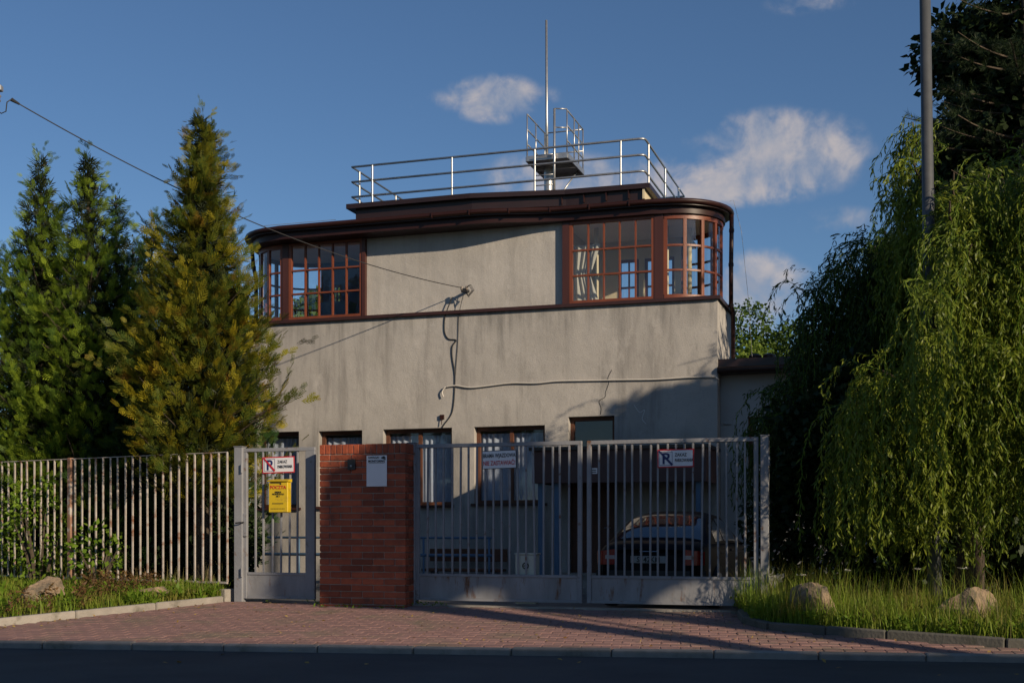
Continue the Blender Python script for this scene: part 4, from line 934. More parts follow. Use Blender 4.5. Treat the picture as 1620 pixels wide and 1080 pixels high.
MB().grid(lambda u, v: topP(2.36 + .68 * u, (2 * v - 1) * .9, .006), 12, 12).build('windscreen', 'car_glass', CAR, smooth=True)
for s_ in (-1, 1):
    for x0, x1 in ((.98, 1.55), (1.62, 2.52)): MB().grid(lambda u, v: sideP(x0 + (x1 - x0) * u, .10 + .78 * v, s_, .006), 10, 4).build('side_window', 'car_glass', CAR, smooth=True)
    tl = MB().grid(lambda u, v: (.012 + .28 * max(0, u - .6) ** 1.3 - .02, s_ * (.50 + .30 * u - .05 * max(0, u - .7)), .64 + .22 * v * (1 - .15 * u)), 10, 4).build('tail_light', 'tail', CAR, smooth=True)
    MB().grid(lambda u, v: (-.014, s_ * (.50 + .14 * u), .72 + .055 * v), 4, 2).build('reverse_light', 'tail_white', tl)
    mr_ = MB().lathe([(.03, -.09), (.075, -.07), (.095, 0), (.08, .06), (.03, .085)], 12).build('mirror', 'car', CAR, smooth=True, loc=(2.62, s_ * .93, 1.02), rot=(0, R(90), 0)); mr_.scale = (.75, 1.1, 1)
    for x in (.78, 3.35):
        wh = MB().lathe([(.22, -.09), (.30, -.10), (.315, -.06), (.315, .06), (.30, .10), (.22, .09)], 28).build('wheel', 'black', CAR, smooth=True, angle=40, loc=(x, s_ * .765, .315), rot=(R(90), 0, 0))
        MB().lathe([(.215, .07), (.20, .095), (.06, .085), (.03, .09)] if s_ < 0 else [(.03, -.09), (.06, -.085), (.20, -.095), (.215, -.07)], 20).build('rim', 'steel_dark', wh, smooth=True)
    MB().tube([(.95, s_ * .845, .80), (2.9, s_ * .85, .79)], .006, 5).build('door_moulding', 'car_trim', CAR)
    MB().bbox(1.68, 1.84, s_ * .84 - .015, s_ * .84 + .015, .82, .845, .004).build('door_handle', 'car_trim', CAR)
MB().grid(lambda u, v: (-.03 + .10 * abs(2 * u - 1) ** 4, (2 * u - 1) * .80, .36 + .20 * v - .0), 16, 3).build('bumper', 'car_trim', CAR, smooth=True)
pt_ = MB().bbox(-.032, -.02, -.26, .26, .665, .765, .003).build('number_plate', 'plate', CAR)
text('SJ 42KM', .105, 'sign_black', pt_, (-.0335, 0, .68), (R(90), 0, R(-90)), .95, 'plate_number')
MB().tube([(-.0, -.14, .83), (-.028, -.13, .83), (-.028, .13, .83), (0, .14, .83)], .008, 6).build('boot_trim', 'chrome', CAR)
lk = MB().grid(lambda u, v: topP(1.12 + .10 * u, (2 * v - 1) * .86, .004), 3, 16).build('roof_edge_trim', 'car_trim', CAR, smooth=True)

# ------------------------------------------------------------------ poles and the overhead wire
LP = thing('street_pole', 'tall galvanised street lamp pole rising out of the willow', 'pole', (4.93, 14.35, -.0))
zt_ = 9.0
MB().tube([(0, 0, 0), (-.03, 0, 1.2), (-.15, .0, zt_)], [.085, .075, .058], 14).build('shaft', 'pole', LP, smooth=True)
MB().lathe([(.15, 0), (.15, .02), (.09, .03)], 14).build('base_plate', 'galv', LP)
MB().tube([(-.15, 0, zt_), (-.2, -.4, zt_ + .25), (-.25, -1.3, zt_ + .35)], [.05, .04, .035], 10).build('lamp_arm', 'galv', LP, smooth=True)
MB().bbox(-.37, -.13, -1.9, -1.25, zt_ + .28, zt_ + .40, .03).build('lamp_head', 'steel_dark', LP)
UP = thing('utility_pole', 'wooden utility pole carrying the overhead wire left of the fence', 'pole', (-7.92, 17.65, 0))
MB().tube([(0, 0, 0), (0, 0, 8.3)], [.14, .10], 14).build('shaft', 'wood_pole', UP, smooth=True)
MB().bbox(-.6, .62, -.05, .05, 7.24, 7.32, .008).build('crossarm', 'steel_dark', UP)
for x in (.55, -.5): MB().lathe([(.02, -.16), (.05, -.14), (.035, -.1), (.055, -.07), (.035, -.04), (.03, .0)], 12, (x, 0, 7.24)).build('insulator', 'ceramic', UP, smooth=True)
wend = W(ia - .05, -.15, iz + .02); w0 = Vector((-7.11, 17.5, 7.07))
wr = thing('overhead_wire', 'thin black service wire from the street to the house wall', 'wire', tuple(w0))
pts = []
for i in range(41):
    t = i / 40; p = w0.lerp(wend, t); p.z -= .36 * 4 * t * (1 - t); pts.append(tuple(p - w0))
MB().tube(pts, .0085, 6).build('strand', 'cable', wr, smooth=True)
MB().tube([(0, 0, 0), (.09, .07, -.045)], [.03, .016], 8).build('wire_clamp', 'black', wr)
MB().tube([(0, 0, 0), (-.06, 0, -.04), (-.075, 0, -.17), (-.14, 0, -.20), (-.30, 0, -.10), (-.42, .05, .02)], .008, 6).build('slack_loop', 'cable', wr, smooth=True)

# ------------------------------------------------------------------ rocks
def rock(label, X, Y, sx, sy, sz, z, seed):
    import bmesh
    bm = bmesh.new(); bmesh.ops.create_icosphere(bm, subdivisions=4, radius=1); r = np.random.RandomState(seed); K = [(unit(r.randn(1, 3))[0], r.uniform(.42, .8)) for _ in range(11)]
    for v in bm.verts:
        p = np.array(v.co); s = 1.0
        for n, d in K:
            q = p @ n
            if q > d: s = min(s, d / q)
        p = p * (s * .96 + .04) * (1 + .035 * math.sin(p[0] * 9 + seed) * math.sin(p[1] * 8) + .025 * math.sin(p[2] * 17) + .02 * math.sin(p[0] * 23 + p[1] * 19))
        v.co = Vector((p[0] * sx, p[1] * sy, p[2] * sz))
    me = bpy.data.meshes.new('rock'); bm.to_mesh(me); bm.free(); o = link('rock', me, 'rock', None, (X, Y, z), (0, 0, r.uniform(0, 6))); tag(o, label, 'rock', 'verge stones'); return o
rock('pale boulder at the far left edge of the grass by the fence', -6.2, 16.2, .40, .30, .28, .10, 3)
rock('small flat stone in the grass near the wicket gate', -4.85, 16.65, .25, .18, .14, .08, 5)
rock('sandy boulder in tall grass right of the driveway gate', 3.35, 13.75, .36, .26, .33, .06, 8)
rock('large pointed boulder under the willow by the pole', 5.0, 13.4, .56, .40, .42, .08, 12)

# ------------------------------------------------------------------ vegetation
def thuja(name, label, X, Y, H, Rm, seed, mat, prof, z0=.3, nb=420, per=15, fl=.17, group='evergreens behind the fence', inner=.22):
    r = np.random.RandomState(seed); t = thing(name, label, 'tree', (X, Y, -.1), 0, group)
    MB().tube([(0, 0, 0), (.02, 0, H * .5), (0, .02, H * .93)], [.09 + H * .006, .06, .012], 9).build('trunk', 'bark', t, smooth=True)
    lim = MB(); P = []; D = []; Nn = []; Ln = []; T = []
    px, pz = [p[0] for p in prof], [p[1] for p in prof]
    hs = np.linspace(0, 1, 200); pw = np.interp(hs, px, pz) + .10; cdf = np.cumsum(pw); cdf /= cdf[-1]
    ph_ = r.uniform(0, 6.28, 6)
    for b in range(nb):
        h = float(np.interp(r.rand(), cdf, hs)); az = r.uniform(0, 6.283)
        rad = float(np.interp(h, px, pz)) * Rm
        rad *= 1 + .17 * math.sin(3 * az + ph_[0] + h * 7) + .15 * math.sin(2 * az - h * 21 + ph_[1]); rad *= r.uniform(.55, 1.05)
        zt = z0 + (H - z0) * h; rise = rad * r.uniform(.3, .8); zs = max(.15, zt - rise)
        ca, sa = math.cos(az), math.sin(az)
        if b % 4 == 0: lim.tube([(0, 0, zs), (ca * rad * .5, sa * rad * .5, zs + (zt - zs) * .35), (ca * rad * .9, sa * rad * .9, zs + (zt - zs) * .85)], [.02, .013, .005], 4, False)
        for q_ in range(1 if h > .92 else 3):                     # flat fans of spray along the branch
            f0 = r.uniform(.35, 1.0); o = np.array([ca * rad * f0, sa * rad * f0, zs + (zt - zs) * f0 ** 1.3]) + r.normal(0, .012 + .08 * min(rad, 1), 3)
            ax = np.array([ca * .8, sa * .8, r.uniform(.3, 1.3)]) + r.normal(0, .25, 3); ax /= np.linalg.norm(ax); L = r.uniform(.26, .50) * (.5 + .45 * min(1, rad / .5))
            n = max(4, int(per / 4.5)); f = r.uniform(0, 1, n); s1 = np.cross(ax, [0, 0, 1.0]) * r.choice([-1, 1]) * .8 + np.array([0, 0, 1.0]) * r.uniform(-.8, .8) + r.normal(0, .25, 3); s1 -= ax * (s1 @ ax); s1 /= np.linalg.norm(s1); sg = np.where(np.arange(n) % 2, 1, -1)
            P.append(o + ax * (f * L)[:, None]); D.append(ax + s1 * (sg * r.uniform(.12, .6, n))[:, None] + r.normal(0, .12, (n, 3)))
            nn = np.cross(ax, s1); Nn.append(nn + r.normal(0, .22, (n, 3))); Ln.append(fl * r.uniform(.75, 1.3, n) * (1.2 - .5 * f) * (.6 + .4 * min(1, rad / .5))); T.append(np.full(n, r.rand() ** (3.3 if mat == 'thuja_bronze' else 1.5)))
    P = np.concatenate(P); D = np.concatenate(D); Nn = np.concatenate(Nn); Ln = np.concatenate(Ln)
    leaves('crown', P, D, Nn, Ln, Ln * .95, FROND[0], FROND[1], mat, t, np.concatenate(T))
    tag(lim.build('limbs', 'bark', t), kind='stuff')
    k = int(len(P) * inner * 1.1); hh = np.interp(r.rand(k), cdf, hs); rr_ = np.interp(hh, px, pz) * Rm * np.sqrt(r.rand(k)) * .6; az = r.uniform(0, 6.283, k)
    Q = np.stack([rr_ * np.cos(az), rr_ * np.sin(az), z0 + (H - z0) * hh - .2], 1)
    leaves('inner_shade_sprays', Q, r.randn(k, 3) + [0, 0, .5], r.randn(k, 3), .26, .24, FROND5[0], FROND5[1], 'thuja_inner_shade', t)
    return t
CONE = [(0, .75), (.12, .95), (.3, 1.0), (.5, .86), (.7, .60), (.85, .33), (.95, .14), (1, .03)]
COLU = [(0, .7), (.2, .95), (.5, 1.0), (.75, .8), (.9, .42), (1, .05)]
BRZ = [(0, .60), (.12, .85), (.25, 1.0), (.38, .92), (.50, .66), (.62, .44), (.74, .31), (.84, .22), (.92, .12), (1, .02)]
thuja('bronze_thuja', 'tall bronze gold thuja rising highest beside the house', -4.62, 18.4, 7.35, 1.27, 21, 'thuja_bronze', BRZ, 1.7, 760, 24, .18, inner=.45)
thuja('green_thuja', 'bright green thuja leftmost of the two tall green spires', -7.9, 20.65, 7.4, 1.2, 22, 'thuja_green', CONE, .3, 560, 20, inner=.5)
thuja('green_thuja', 'bright green thuja under the wire, right of the leftmost spire', -7.02, 20.4, 7.42, 1.12, 23, 'thuja_green', CONE, .3, 560, 20, inner=.5)
thuja('dark_thuja', 'thin dark thuja top just right of the green spires', -6.75, 21.0, 6.85, 1.0, 24, 'thuja_dark', CONE, .3, 280, 16, inner=.6)
thuja('dark_thuja', 'narrow pointed dark thuja next to the bronze tree', -6.32, 21.6, 6.8, .62, 25, 'thuja_dark', COLU, .3, 300, 16)
thuja('dark_thuja', 'short dark thuja top in the gap left of the pointed one', -6.9, 22.4, 6.65, .8, 26, 'thuja_green', CONE, .3, 260, 15)
thuja('green_thuja', 'bright green thuja cut by the left edge of the picture', -8.95, 21.0, 6.1, 1.25, 27, 'thuja_green', COLU, .2, 400, 18)
thuja('dark_thuja', 'dark thuja against the left corner of the house', -5.3, 21.9, 5.7, .95, 28, 'thuja_dark', CONE, .3, 300, 16)
thuja('dark_thuja', 'broad dark thuja filling the gap behind the green spires', -8.2, 22.0, 6.2, 1.3, 32, 'thuja_dark', COLU, .3, 300, 16, inner=.6)
thuja('low_thuja', 'low green thuja hanging over the fence at the left', -7.7, 20.25, 3.4, .95, 29, 'thuja_green', COLU, .1, 330, 18)
thuja('low_thuja', 'low dark thuja behind the middle of the left fence', -6.0, 19.9, 2.9, .95, 30, 'thuja_dark', COLU, .1, 240, 15)

def hedge(name, label, cx, cy_, rx, ry, rz, z, n, seed, mat='hedge', lf=.13, cat='shrub', rz_rot=0):
    r = np.random.RandomState(seed); t = thing(name, label, cat, (cx, cy_, 0)); 
    d = unit(r.randn(n, 3)); rad = r.uniform(.45, 1.0, n) ** .5 * (1 + .16 * np.sin(d[:, 0] * 7 + seed) * np.sin(d[:, 2] * 6) + .12 * np.sin(d[:, 1] * 9 + d[:, 2] * 5))
    Pp = d * rad[:, None] * [rx, ry, rz] + [0, 0, z]; Pp[:, 2] = np.maximum(Pp[:, 2], .03)
    leaves('foliage', Pp, d + r.randn(n, 3) * .8 + [0, 0, -.2], r.randn(n, 3) + [0, 0, 1], lf * r.uniform(.6, 1.2, n), lf * .6, LEAF4[0], LEAF4[1], mat, t)
    sm = MB()
    for i in range(7):
        q = d[i] * [rx, ry, abs(rz)] * .8; sm.tube([(q[0] * .2, q[1] * .2, 0), (q[0] * .5, q[1] * .5, z * .6), (q[0], q[1], z + abs(q[2]) * .5)], [.03, .02, .008], 5)
    tag(sm.build('stems', 'bark', t), kind='stuff'); return t
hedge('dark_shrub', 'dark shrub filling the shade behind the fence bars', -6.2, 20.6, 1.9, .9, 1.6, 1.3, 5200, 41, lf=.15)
hedge('dark_shrub', 'dark undergrowth filling the shade below the bronze thuja behind the fence', -4.75, 19.4, .75, .5, 1.1, .95, 4200, 48, lf=.12)
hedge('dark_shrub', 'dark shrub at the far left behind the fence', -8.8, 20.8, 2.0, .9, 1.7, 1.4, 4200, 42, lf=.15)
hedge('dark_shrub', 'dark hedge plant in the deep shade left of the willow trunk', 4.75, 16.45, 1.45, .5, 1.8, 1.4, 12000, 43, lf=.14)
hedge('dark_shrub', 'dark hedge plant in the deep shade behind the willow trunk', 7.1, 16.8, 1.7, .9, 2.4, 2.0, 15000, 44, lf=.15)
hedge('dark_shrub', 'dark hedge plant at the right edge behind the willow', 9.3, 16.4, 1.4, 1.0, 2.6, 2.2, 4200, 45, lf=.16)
hedge('dark_shrub', 'added dark shrub behind the willow that keeps sun off the car', 6.0, 17.1, .95, .6, 1.9, 1.5, 6000, 49, lf=.14)  # added to block the sun from the car's flank
hedge('leafy_shrub', 'broad leaved seedling poking through the fence bars', -6.15, 18.28, .42, .25, .5, .62, 230, 46, 'weed', .11)
hedge('leafy_shrub', 'leafy shoots climbing the fence at the far left', -7.3, 19.0, .6, .22, .85, .95, 900, 47, 'weed', .075)

# curly willow
def willow(X, Y, seed, name, label, spec, NR, mat, inner, trunk_s=1.0):
    r = np.random.RandomState(seed); t = thing(name, label, 'tree', (X, Y, 0))
    tr = MB(); tr.tube([(0, 0, 0), (.05, .02, 1.0), (.0, .08, 2.2), (-.12, .05, 3.2)], [.20 * trunk_s, .16 * trunk_s, .14 * trunk_s, .11 * trunk_s], 12).build('trunk', 'bark', t, smooth=True)
    lim = MB(); tips = []
    def limb(a, b, r0):
        P = []; 
        for i in range(9):
            q = i / 8; p = Vector(a).lerp(Vector(b), q); p.z += .22 * math.sin(q * 3.14); w = .07 * math.sin(q * 3.14); p += Vector((math.sin(q * 14 + r0 * 90) * w, math.cos(q * 12 + r0 * 50) * w, 0)); P.append(p)
        lim.tube(P, [r0 * (1 - .8 * i / 8) for i in range(9)], 6); tips.extend(P[3:])
    heads = []
    for b in spec: limb((-.05, .05, max(1.5, min(3.1, b[2] - .9))), b, .045)
    tag(lim.build('limbs', 'bark', t, smooth=True), kind='stuff')
    P = []; D = []; Nn = []; Ln = []; tw = MB()
    tips = np.array([tuple(p) for p in tips]); T = []
    for k in range(NR):
        c0 = tips[r.randint(len(tips))] + r.normal(0, .12, 3); front_ = c0[1] < -.9
        out = np.array([c0[0], c0[1], 0]); out = out / (np.linalg.norm(out) + 1e-6); d0 = out * r.uniform(.2, .9) + np.array([r.normal(0, .4), r.normal(0, .4), r.uniform(-.2, .6)])
        nst = r.randint(10, 18); base_n = r.randint(26, 62) if c0[2] < 5.4 else r.randint(14, 34); zlow = r.uniform(.25, .8) if front_ else r.uniform(.5, 1.6); tr_ = r.rand()
        for q in range(nst):
            c = c0 + r.normal(0, .06, 3); d = d0 + r.normal(0, .22, 3); d /= np.linalg.norm(d); n = int(base_n * r.uniform(.55, 1.1)); zmin = zlow + abs(r.normal(0, .25))
            pa_, pb_ = r.uniform(0, 6.28, 2); fr_ = r.uniform(.45, 1.0); amp = r.uniform(.35, 1.0); p = c.copy(); pts_ = [c.copy()]
            for i in range(n):
                d = d + np.array([amp * .5 * math.sin(i * fr_ + pa_), amp * .5 * math.cos(i * fr_ * .9 + pb_), -.17 - .03 * math.sin(i * fr_ * 1.3)]); d = d / np.linalg.norm(d); p = p + d * .055
                if p[2] < zmin: break
                pts_.append(p.copy())
                for e in range(2):
                    s = r.normal(0, 1, 3); s -= d * (s @ d); s /= np.linalg.norm(s) + 1e-6
                    P.append(p + r.normal(0, .01, 3)); D.append(d * .7 + s * .65 + np.array([0, 0, -.55])); Nn.append(r.normal(0, 1, 3)); Ln.append(r.uniform(.055, .12)); T.append(tr_ ** 1.3 * .6 + r.rand() * .4)
            if len(pts_) > 4 and q % 2 == 0: tw.tube(pts_[::3], .0045, 3, False)
    ni = 3000 * len(inner); C_ = np.array(inner); kk = r.randint(len(C_), size=ni); dd = unit(r.randn(ni, 3)) * (r.rand(ni, 1) ** .4) * [.85, .6, 1.0]
    leaves('inner_shade_foliage', C_[kk] + dd, r.randn(ni, 3) + [0, 0, -.8], r.randn(ni, 3), .11, .03, LEAF4[0], LEAF4[1], 'willow_inner', t)
    Ln = np.array(Ln); leaves('crown', P, D, Nn, Ln, Ln * .20, WL_T[0], WL_T[1], mat, t, T); tag(tw.build('twigs', 'weed', t), kind='stuff')
    return t
willow(5.75, 15.55, 61, 'curly_willow', 'large sunlit weeping curly willow hanging over the right verge',
       [(-.5, -1.5, 4.6), (.1, -1.9, 4.9), (.9, -1.8, 4.7), (1.7, -1.5, 4.9), (2.3, -.6, 5.2), (-.2, -1.2, 5.2), (1.2, -1.0, 5.2), (.5, -2.1, 4.2), (-.1, -2.1, 3.9), (1.5, -2.2, 4.0), (-.9, -1.9, 4.6), (-.7, -2.0, 4.1), (-1.1, -2.0, 3.5), (-.75, -1.6, 5.0),
        (-.5, .6, 6.3), (.4, .3, 5.6), (1.4, .3, 5.7), (-.55, .5, 5.9), (-1.85, -1.35, 2.45), (-1.6, -1.75, 2.75), (-1.0, -1.9, 2.9), (-.5, -2.1, 3.0), (-1.55, -1.1, 2.5), (.2, -2.3, 3.0), (.9, -2.3, 3.1), (1.6, -2.3, 3.2), (-1.3, -1.4, 2.7), (-1.9, -1.6, 2.3)],
       158, 'willow', [(0, .5, 3.3), (.9, .6, 3.6), (1.9, .5, 3.8), (.3, 1.0, 4.4), (1.2, .7, 2.0), (-.9, .4, 2.0)])
willow(5.6, 17.5, 62, 'added_shaded_willow', 'added weeping tree left of the sunlit willow, shade painted into its leaves',  # added tree standing for the willow's shaded left side
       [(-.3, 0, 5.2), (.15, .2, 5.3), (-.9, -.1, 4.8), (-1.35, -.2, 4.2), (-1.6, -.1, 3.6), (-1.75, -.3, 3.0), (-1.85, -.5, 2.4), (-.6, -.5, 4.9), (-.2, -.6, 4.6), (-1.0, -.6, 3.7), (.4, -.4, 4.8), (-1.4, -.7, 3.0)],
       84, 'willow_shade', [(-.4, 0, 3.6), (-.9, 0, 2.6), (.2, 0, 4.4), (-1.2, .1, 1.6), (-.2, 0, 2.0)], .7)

# pine behind the willow
def pine(X, Y, H, seed):
    r = np.random.RandomState(seed); t = thing('pine_tree', 'dark pine towering behind the willow at the top right', 'tree', (X, Y, 0))
    MB().tube([(0, 0, 0), (.05, 0, H)], [.2, .03], 10).build('trunk', 'bark', t, smooth=True)
    lim = MB(); P = []; D = []
    for b in range(150):
        h = r.uniform(.3, .98); az = r.uniform(0, 6.283); L = (1 - h) * 1.6 + 1.2; L *= r.uniform(.7, 1.1); z = H * h; ca, sa = math.cos(az), math.sin(az)
        pts_ = [np.array([ca * L * q, sa * L * q, z + .25 * L * q ** 2 - .12 * L * q]) for q in np.linspace(0, 1, 7)]; lim.tube(pts_, [.03 * (1 - q * .8) for q in np.linspace(0, 1, 7)], 5, False)
        for s in range(11):
            q = r.uniform(.3, 1.0); base = pts_[min(6, int(q * 6))]; dd = np.array([ca, sa, .25]) + r.normal(0, .55, 3); dd /= np.linalg.norm(dd); ln = r.uniform(.2, .4)
            m_ = 64; f = r.uniform(0, 1, m_)[:, None]; P.append(base + dd * ln * f); nd = r.normal(0, 1, (m_, 3)); nd = unit(nd - (nd @ dd)[:, None] * dd) * .8 + dd * .7; D.append(nd)
    P = np.concatenate(P); D = np.concatenate(D); n = len(P)
    leaves('crown', P, D, r.randn(n, 3), r.uniform(.08, .13, n), .007, [(0, .5, 0), (0, -.5, 0), (1, 0, 0)], [(0, 1, 2)], 'spruce', t); tag(lim.build('limbs', 'bark', t), kind='stuff')
pine(8.2, 19.8, 11.0, 71)

def broadleaf(name, label, X, Y, H, cr, cz, seed, mat, n=9000, lf=.16, lobes=16, group=None, trunk_r=.16):
    r = np.random.RandomState(seed); t = thing(name, label, 'tree', (X, Y, -.1), 0, group)
    MB().tube([(0, 0, 0), (.06, .03, cz * .5), (0, 0, cz)], [trunk_r, trunk_r * .75, trunk_r * .5], 10).build('trunk', 'bark', t, smooth=True)
    C = unit(r.randn(lobes, 3)) * r.uniform(.25, .78, (lobes, 1)) * [cr[0], cr[1], cr[2]] + [0, 0, cz]; RR = r.uniform(.34, .5, lobes) * min(cr)
    lim = MB()
    for c in C: lim.tube([(0, 0, cz * .55), tuple(np.array([0, 0, cz * .55]) * .5 + c * .5 + [0, 0, .1]), tuple(c)], [trunk_r * .45, trunk_r * .25, .015], 6)
    tag(lim.build('limbs', 'bark', t), kind='stuff')
    k = r.randint(lobes, size=n); d = unit(r.randn(n, 3)); P = C[k] + d * (RR[k] * r.uniform(.3, 1.0, n) ** .6)[:, None]
    leaves('crown', P, d * .7 + r.randn(n, 3) * .7 + [0, 0, -.3], d + r.randn(n, 3) * .7 + [0, 0, .5], lf * r.uniform(.65, 1.2, n), lf * .7, LEAF4[0], LEAF4[1], mat, t); return t
broadleaf('dark_tree', 'dense tree behind the willow below the pine, shade painted into its leaves', 8.75, 20.8, 10, (2.0, 1.5, 4.2), 7.9, 88, 'hedge', 32000, .17, 74, trunk_r=.18)
broadleaf('background_tree', 'sunlit pale green tree behind the annex chimneys', 5.75, 29.5, 5.3, (1.0, 1.0, 1.3), 4.3, 81, 'lime', 9000, .12, group='trees behind the annex')
broadleaf('background_tree', 'rounder darker green tree behind the pale one by the annex', 6.6, 33.0, 6.6, (1.5, 1.5, 1.6), 5.3, 82, 'broad', 15000, .11, group='trees behind the annex')
broadleaf('background_tree', 'low trees far behind the house seen through the left bay', -7.4, 44.0, 10, (3.4, 3, 2.2), 7.6, 83, 'broad', 9000, .3, group='trees behind the house')
# trees and a house on the camera's side of the street: their shade lies over the road and the gate
broadleaf('street_tree', 'leafy street tree on the near pavement, outside the picture', 11.45, 2.28, 10, (1.0, 1.2, 1.4), 8.05, 84, 'broad', 9000, .26, 22, group='street trees')
broadleaf('street_tree', 'smaller street tree beside it on the near pavement', 12.32, 3.04, 9, (.9, 1.0, 1.35), 7.3, 86, 'broad', 9000, .26, 22, group='street trees')
broadleaf('street_tree', 'garden tree beyond the right edge of the picture', 12.35, 12.5, 9, (1.7, 1.5, 1.9), 7.0, 87, 'broad', 14000, .28, 30, group='street trees')
broadleaf('street_tree', 'tall garden tree far beyond the right edge of the picture', 14.7, 14.6, 14, (1.6, 1.6, 4.4), 10.0, 85, 'broad', 17000, .32, 30, group='street trees')
broadleaf('street_tree', 'slender street tree further along the near pavement', 14.85, 5.2, 11, (.75, .85, 2.0), 9.4, 89, 'broad', 9000, .26, 24, group='street trees')
NH = thing('neighbour_house', 'plain rendered house across the street behind the viewer', 'house', (15.6, -5.2, 0), math.atan(-.1405))
hw, hd, he, hr_ = 9.5, 4.2, 6.2, 8.76
MB().box(-hw, hw, -hd, hd, -.5, he).build('wall', 'house_wall', NH)
rf = MB(); rf.add([(-hw - .4, -hd - .5, he - .2), (hw + .4, -hd - .5, he - .2), (hw + .4, 0, hr_), (-hw - .4, 0, hr_), (hw + .4, hd + .5, he - .2), (-hw - .4, hd + .5, he - .2)], [(0, 1, 2, 3), (3, 2, 4, 5), (0, 3, 5), (1, 4, 2), (0, 5, 4, 1)]); rf.build('roof', 'house_roof', NH)
for x in (-6, -3, 0, 3, 6):
    for z in (.9, 3.3): window(NH, x - .6, x + .6, z, z + 1.4, hd + .001, 2, 1, .07, .06, .05, 'sign_white', 'car_glass')

# ------------------------------------------------------------------ grass, weeds, litter
def blades(name, label, pts, hgt, wid, mat, seed, lean=.35, cat='grass'):
    r = np.random.RandomState(seed); n = len(pts); pts = np.array(pts)
    h = hgt[0] + (hgt[1] - hgt[0]) * r.rand(n) ** 1.6; az = r.uniform(0, 6.283, n); ln = r.uniform(.1, 1, n) * lean * h
    dx_, dy_ = np.cos(az), np.sin(az); w = wid * r.uniform(.6, 1.3, n)
    V = np.zeros((n, 5, 3)); s = np.stack([-dy_, dx_, np.zeros(n)], 1); o = np.stack([dx_, dy_, np.zeros(n)], 1); up = np.array([0, 0, 1.])
    V[:, 0] = pts - s * w[:, None] / 2; V[:, 1] = pts + s * w[:, None] / 2
    mid = pts + o * (ln * .3)[:, None] + up * (h * .55)[:, None]; V[:, 2] = mid - s * w[:, None] * .4; V[:, 3] = mid + s * w[:, None] * .4
    V[:, 4] = pts + o * ln[:, None] + up * (h * (1 - .25 * (ln / h)))[:, None]
    Fc = np.array([(0, 1, 3), (0, 3, 2), (2, 3, 4)]); Fc = (np.arange(n) * 5)[:, None, None] + Fc[None]
    o_ = np_mesh(name, V.reshape(-1, 3), Fc.reshape(-1, 3), mat); tag(o_, label, cat, None, 'stuff'); return o_
def lpt(n, seed, xmin=-10.5):
    r = np.random.RandomState(seed); P = []
    while len(P) < n:
        u = r.uniform((xmin + 24) / 20, .999); v = r.uniform(.03, .97); p = left_soil(u, v)
        if v > .95 - 0 and False: continue
        P.append(p)
    return P
def rpt(n, seed, xmax=10.5):
    r = np.random.RandomState(seed); P = []
    while len(P) < n:
        P.append(right_soil(r.uniform(.002, (xmax - 2.67) / 20) , r.uniform(.03, .98)))
    return P
blades('grass', 'short bright grass on the left verge below the fence', lpt(19000, 91), (.05, .24), .012, 'grass', 92, .95)
blades('grass', 'short bright grass on the right verge along the kerb', rpt(23000, 93), (.08, .34), .012, 'grass', 94, .9)
r_ = np.random.RandomState(95)
tall = [p for p in rpt(9000, 96) if (p[0] < 3.7 or r_.rand() < .42) and p[1] > gate_y(p[0]) - 1.5]
blades('tall_grass', 'tall seeding grass stalks by the right end of the gate', tall[:4200], (.25, .72), .006, 'grass', 97, .6)
tall2 = [p for p in rpt(4000, 98) if r_.rand() < .4]
blades('dry_grass', 'dry straw coloured stalks mixed in the right verge', tall2[:1500], (.2, .62), .005, 'dry', 99, .6)
blades('dry_grass', 'dry stalks along the foot of the left fence', [p for p in lpt(1500, 100) if p[1] > fence_y(p[0]) - .7][:420], (.15, .5), .005, 'dry', 101, .4)
def clumps(name, label, pts, mat, seed, lf, n_per, ht):
    r = np.random.RandomState(seed); P = []; D = []
    for p in pts:
        for q in range(n_per): P.append(np.array(p) + [r.normal(0, .035), r.normal(0, .035), r.uniform(0, ht)]); D.append([r.normal(), r.normal(), r.uniform(.1, 1.1)])
    n = len(P); o_ = leaves(name, P, D, r.randn(n, 3) * .5 + [0, 0, 1], lf * r.uniform(.6, 1.3, n), lf * .42, LEAF4[0], LEAF4[1], mat); tag(o_, label, 'weeds', None, 'stuff'); return o_
clumps('weeds', 'broad leaved weeds scattered in the left verge', lpt(190, 102), 'weed', 103, .12, 16, .10)
clumps('weeds', 'reddish dock weeds in the left verge', [p for p in lpt(300, 104) if -6.3 < p[0] < -4.9][:60], 'weed_red', 105, .07, 30, .28)
clumps('weeds', 'low leafy weeds along the right kerb', rpt(520, 106), 'weed', 107, .075, 15, .12)
base = [(x, gate_y(x) - .16 + random.uniform(-.1, .06), hp(x, gate_y(x) - .1)) for x in np.linspace(-3.4, -.9, 26) if random.random() < .6] + [tuple(W(a, -.40 + random.uniform(-.05, .03), -.07, DG)) for a in np.linspace(pb0, pb1, 16)]
clumps('weeds', 'small weeds growing at the foot of the brick pillar', base, 'weed', 108, .055, 5, .04)
yr = MB()
fl_p = []; fl_d = []
r = np.random.RandomState(110)
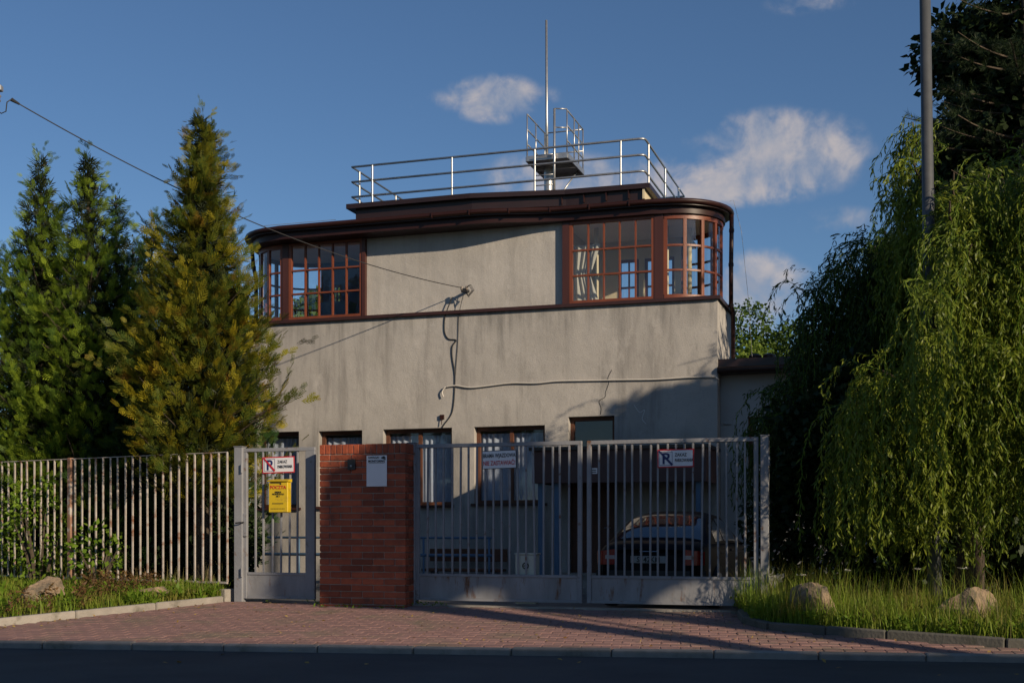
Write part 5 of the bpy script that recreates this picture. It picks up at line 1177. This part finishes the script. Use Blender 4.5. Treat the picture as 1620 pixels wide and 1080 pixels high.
for (x, y) in ((2.95, 14.05), (3.75, 13.9), (4.3, 13.2), (4.7, 12.95), (3.2, 13.7), (5.6, 12.9)):
    z = .06; h = r.uniform(.35, .55); yr.tube([(x, y, z - .05), (x + .02, y, z + h * .6), (x + .04, y - .01, z + h)], .004, 4)
    for q in range(26): fl_p.append((x + .04 + r.normal(0, .022), y + r.normal(0, .022), z + h + r.uniform(-.005, .008))); fl_d.append((r.normal(), r.normal(), .3))
leaves('wild_flowers', fl_p, fl_d, r.randn(len(fl_p), 3) * .2 + [0, 0, 1], .022, .018, LEAF4[0], LEAF4[1], 'flower'); tag(bpy.data.objects['wild_flowers'], 'small white flower heads in the right verge', 'flowers', None, 'stuff')
tag(yr.build('flower_stalks', 'grass'), 'thin stalks of the white flowers in the right verge', 'stalks', None, 'stuff')
lp = []
for i in range(420):
    X = r.uniform(-9, 5); q = r.rand(); Y = road_y(X) + .05 + (gate_y(X) - road_y(X) - .2) * q
    if X < -4:
        for (x0, y0), (x1, y1) in zip(LK, LK[1:]):
            if x1 <= X <= x0: Y = y0 + (y1 - y0) * (X - x0) / (x1 - x0) - .08 - abs(r.normal(0, .35))
        if Y < road_y(X): continue
    if in_verge(X, Y): continue
    lp.append((X, Y, hp(X, Y) + .008))
leaves('fallen_leaves', lp, r.randn(len(lp), 3) * [1, 1, .25], r.randn(len(lp), 3) * .35 + [0, 0, 1], r.uniform(.025, .06, len(lp)), .028, LEAF4[0], LEAF4[1], 'litter'); tag(bpy.data.objects['fallen_leaves'], 'fallen yellow leaves scattered on the red pavement', 'leaves', None, 'stuff')
rl = [(r.uniform(-5, 6), 0, 0) for _ in range(16)]; rl = [(x, road_y(x) - r.uniform(.2, 1.6), -.265) for x, _, _ in rl]
leaves('road_litter', rl, r.randn(16, 3) * [1, 1, .2], r.randn(16, 3) * .3 + [0, 0, 1], .06, .045, LEAF4[0], LEAF4[1], 'litter'); tag(bpy.data.objects['road_litter'], 'few pale leaves lying on the dark road', 'leaves', None, 'stuff')
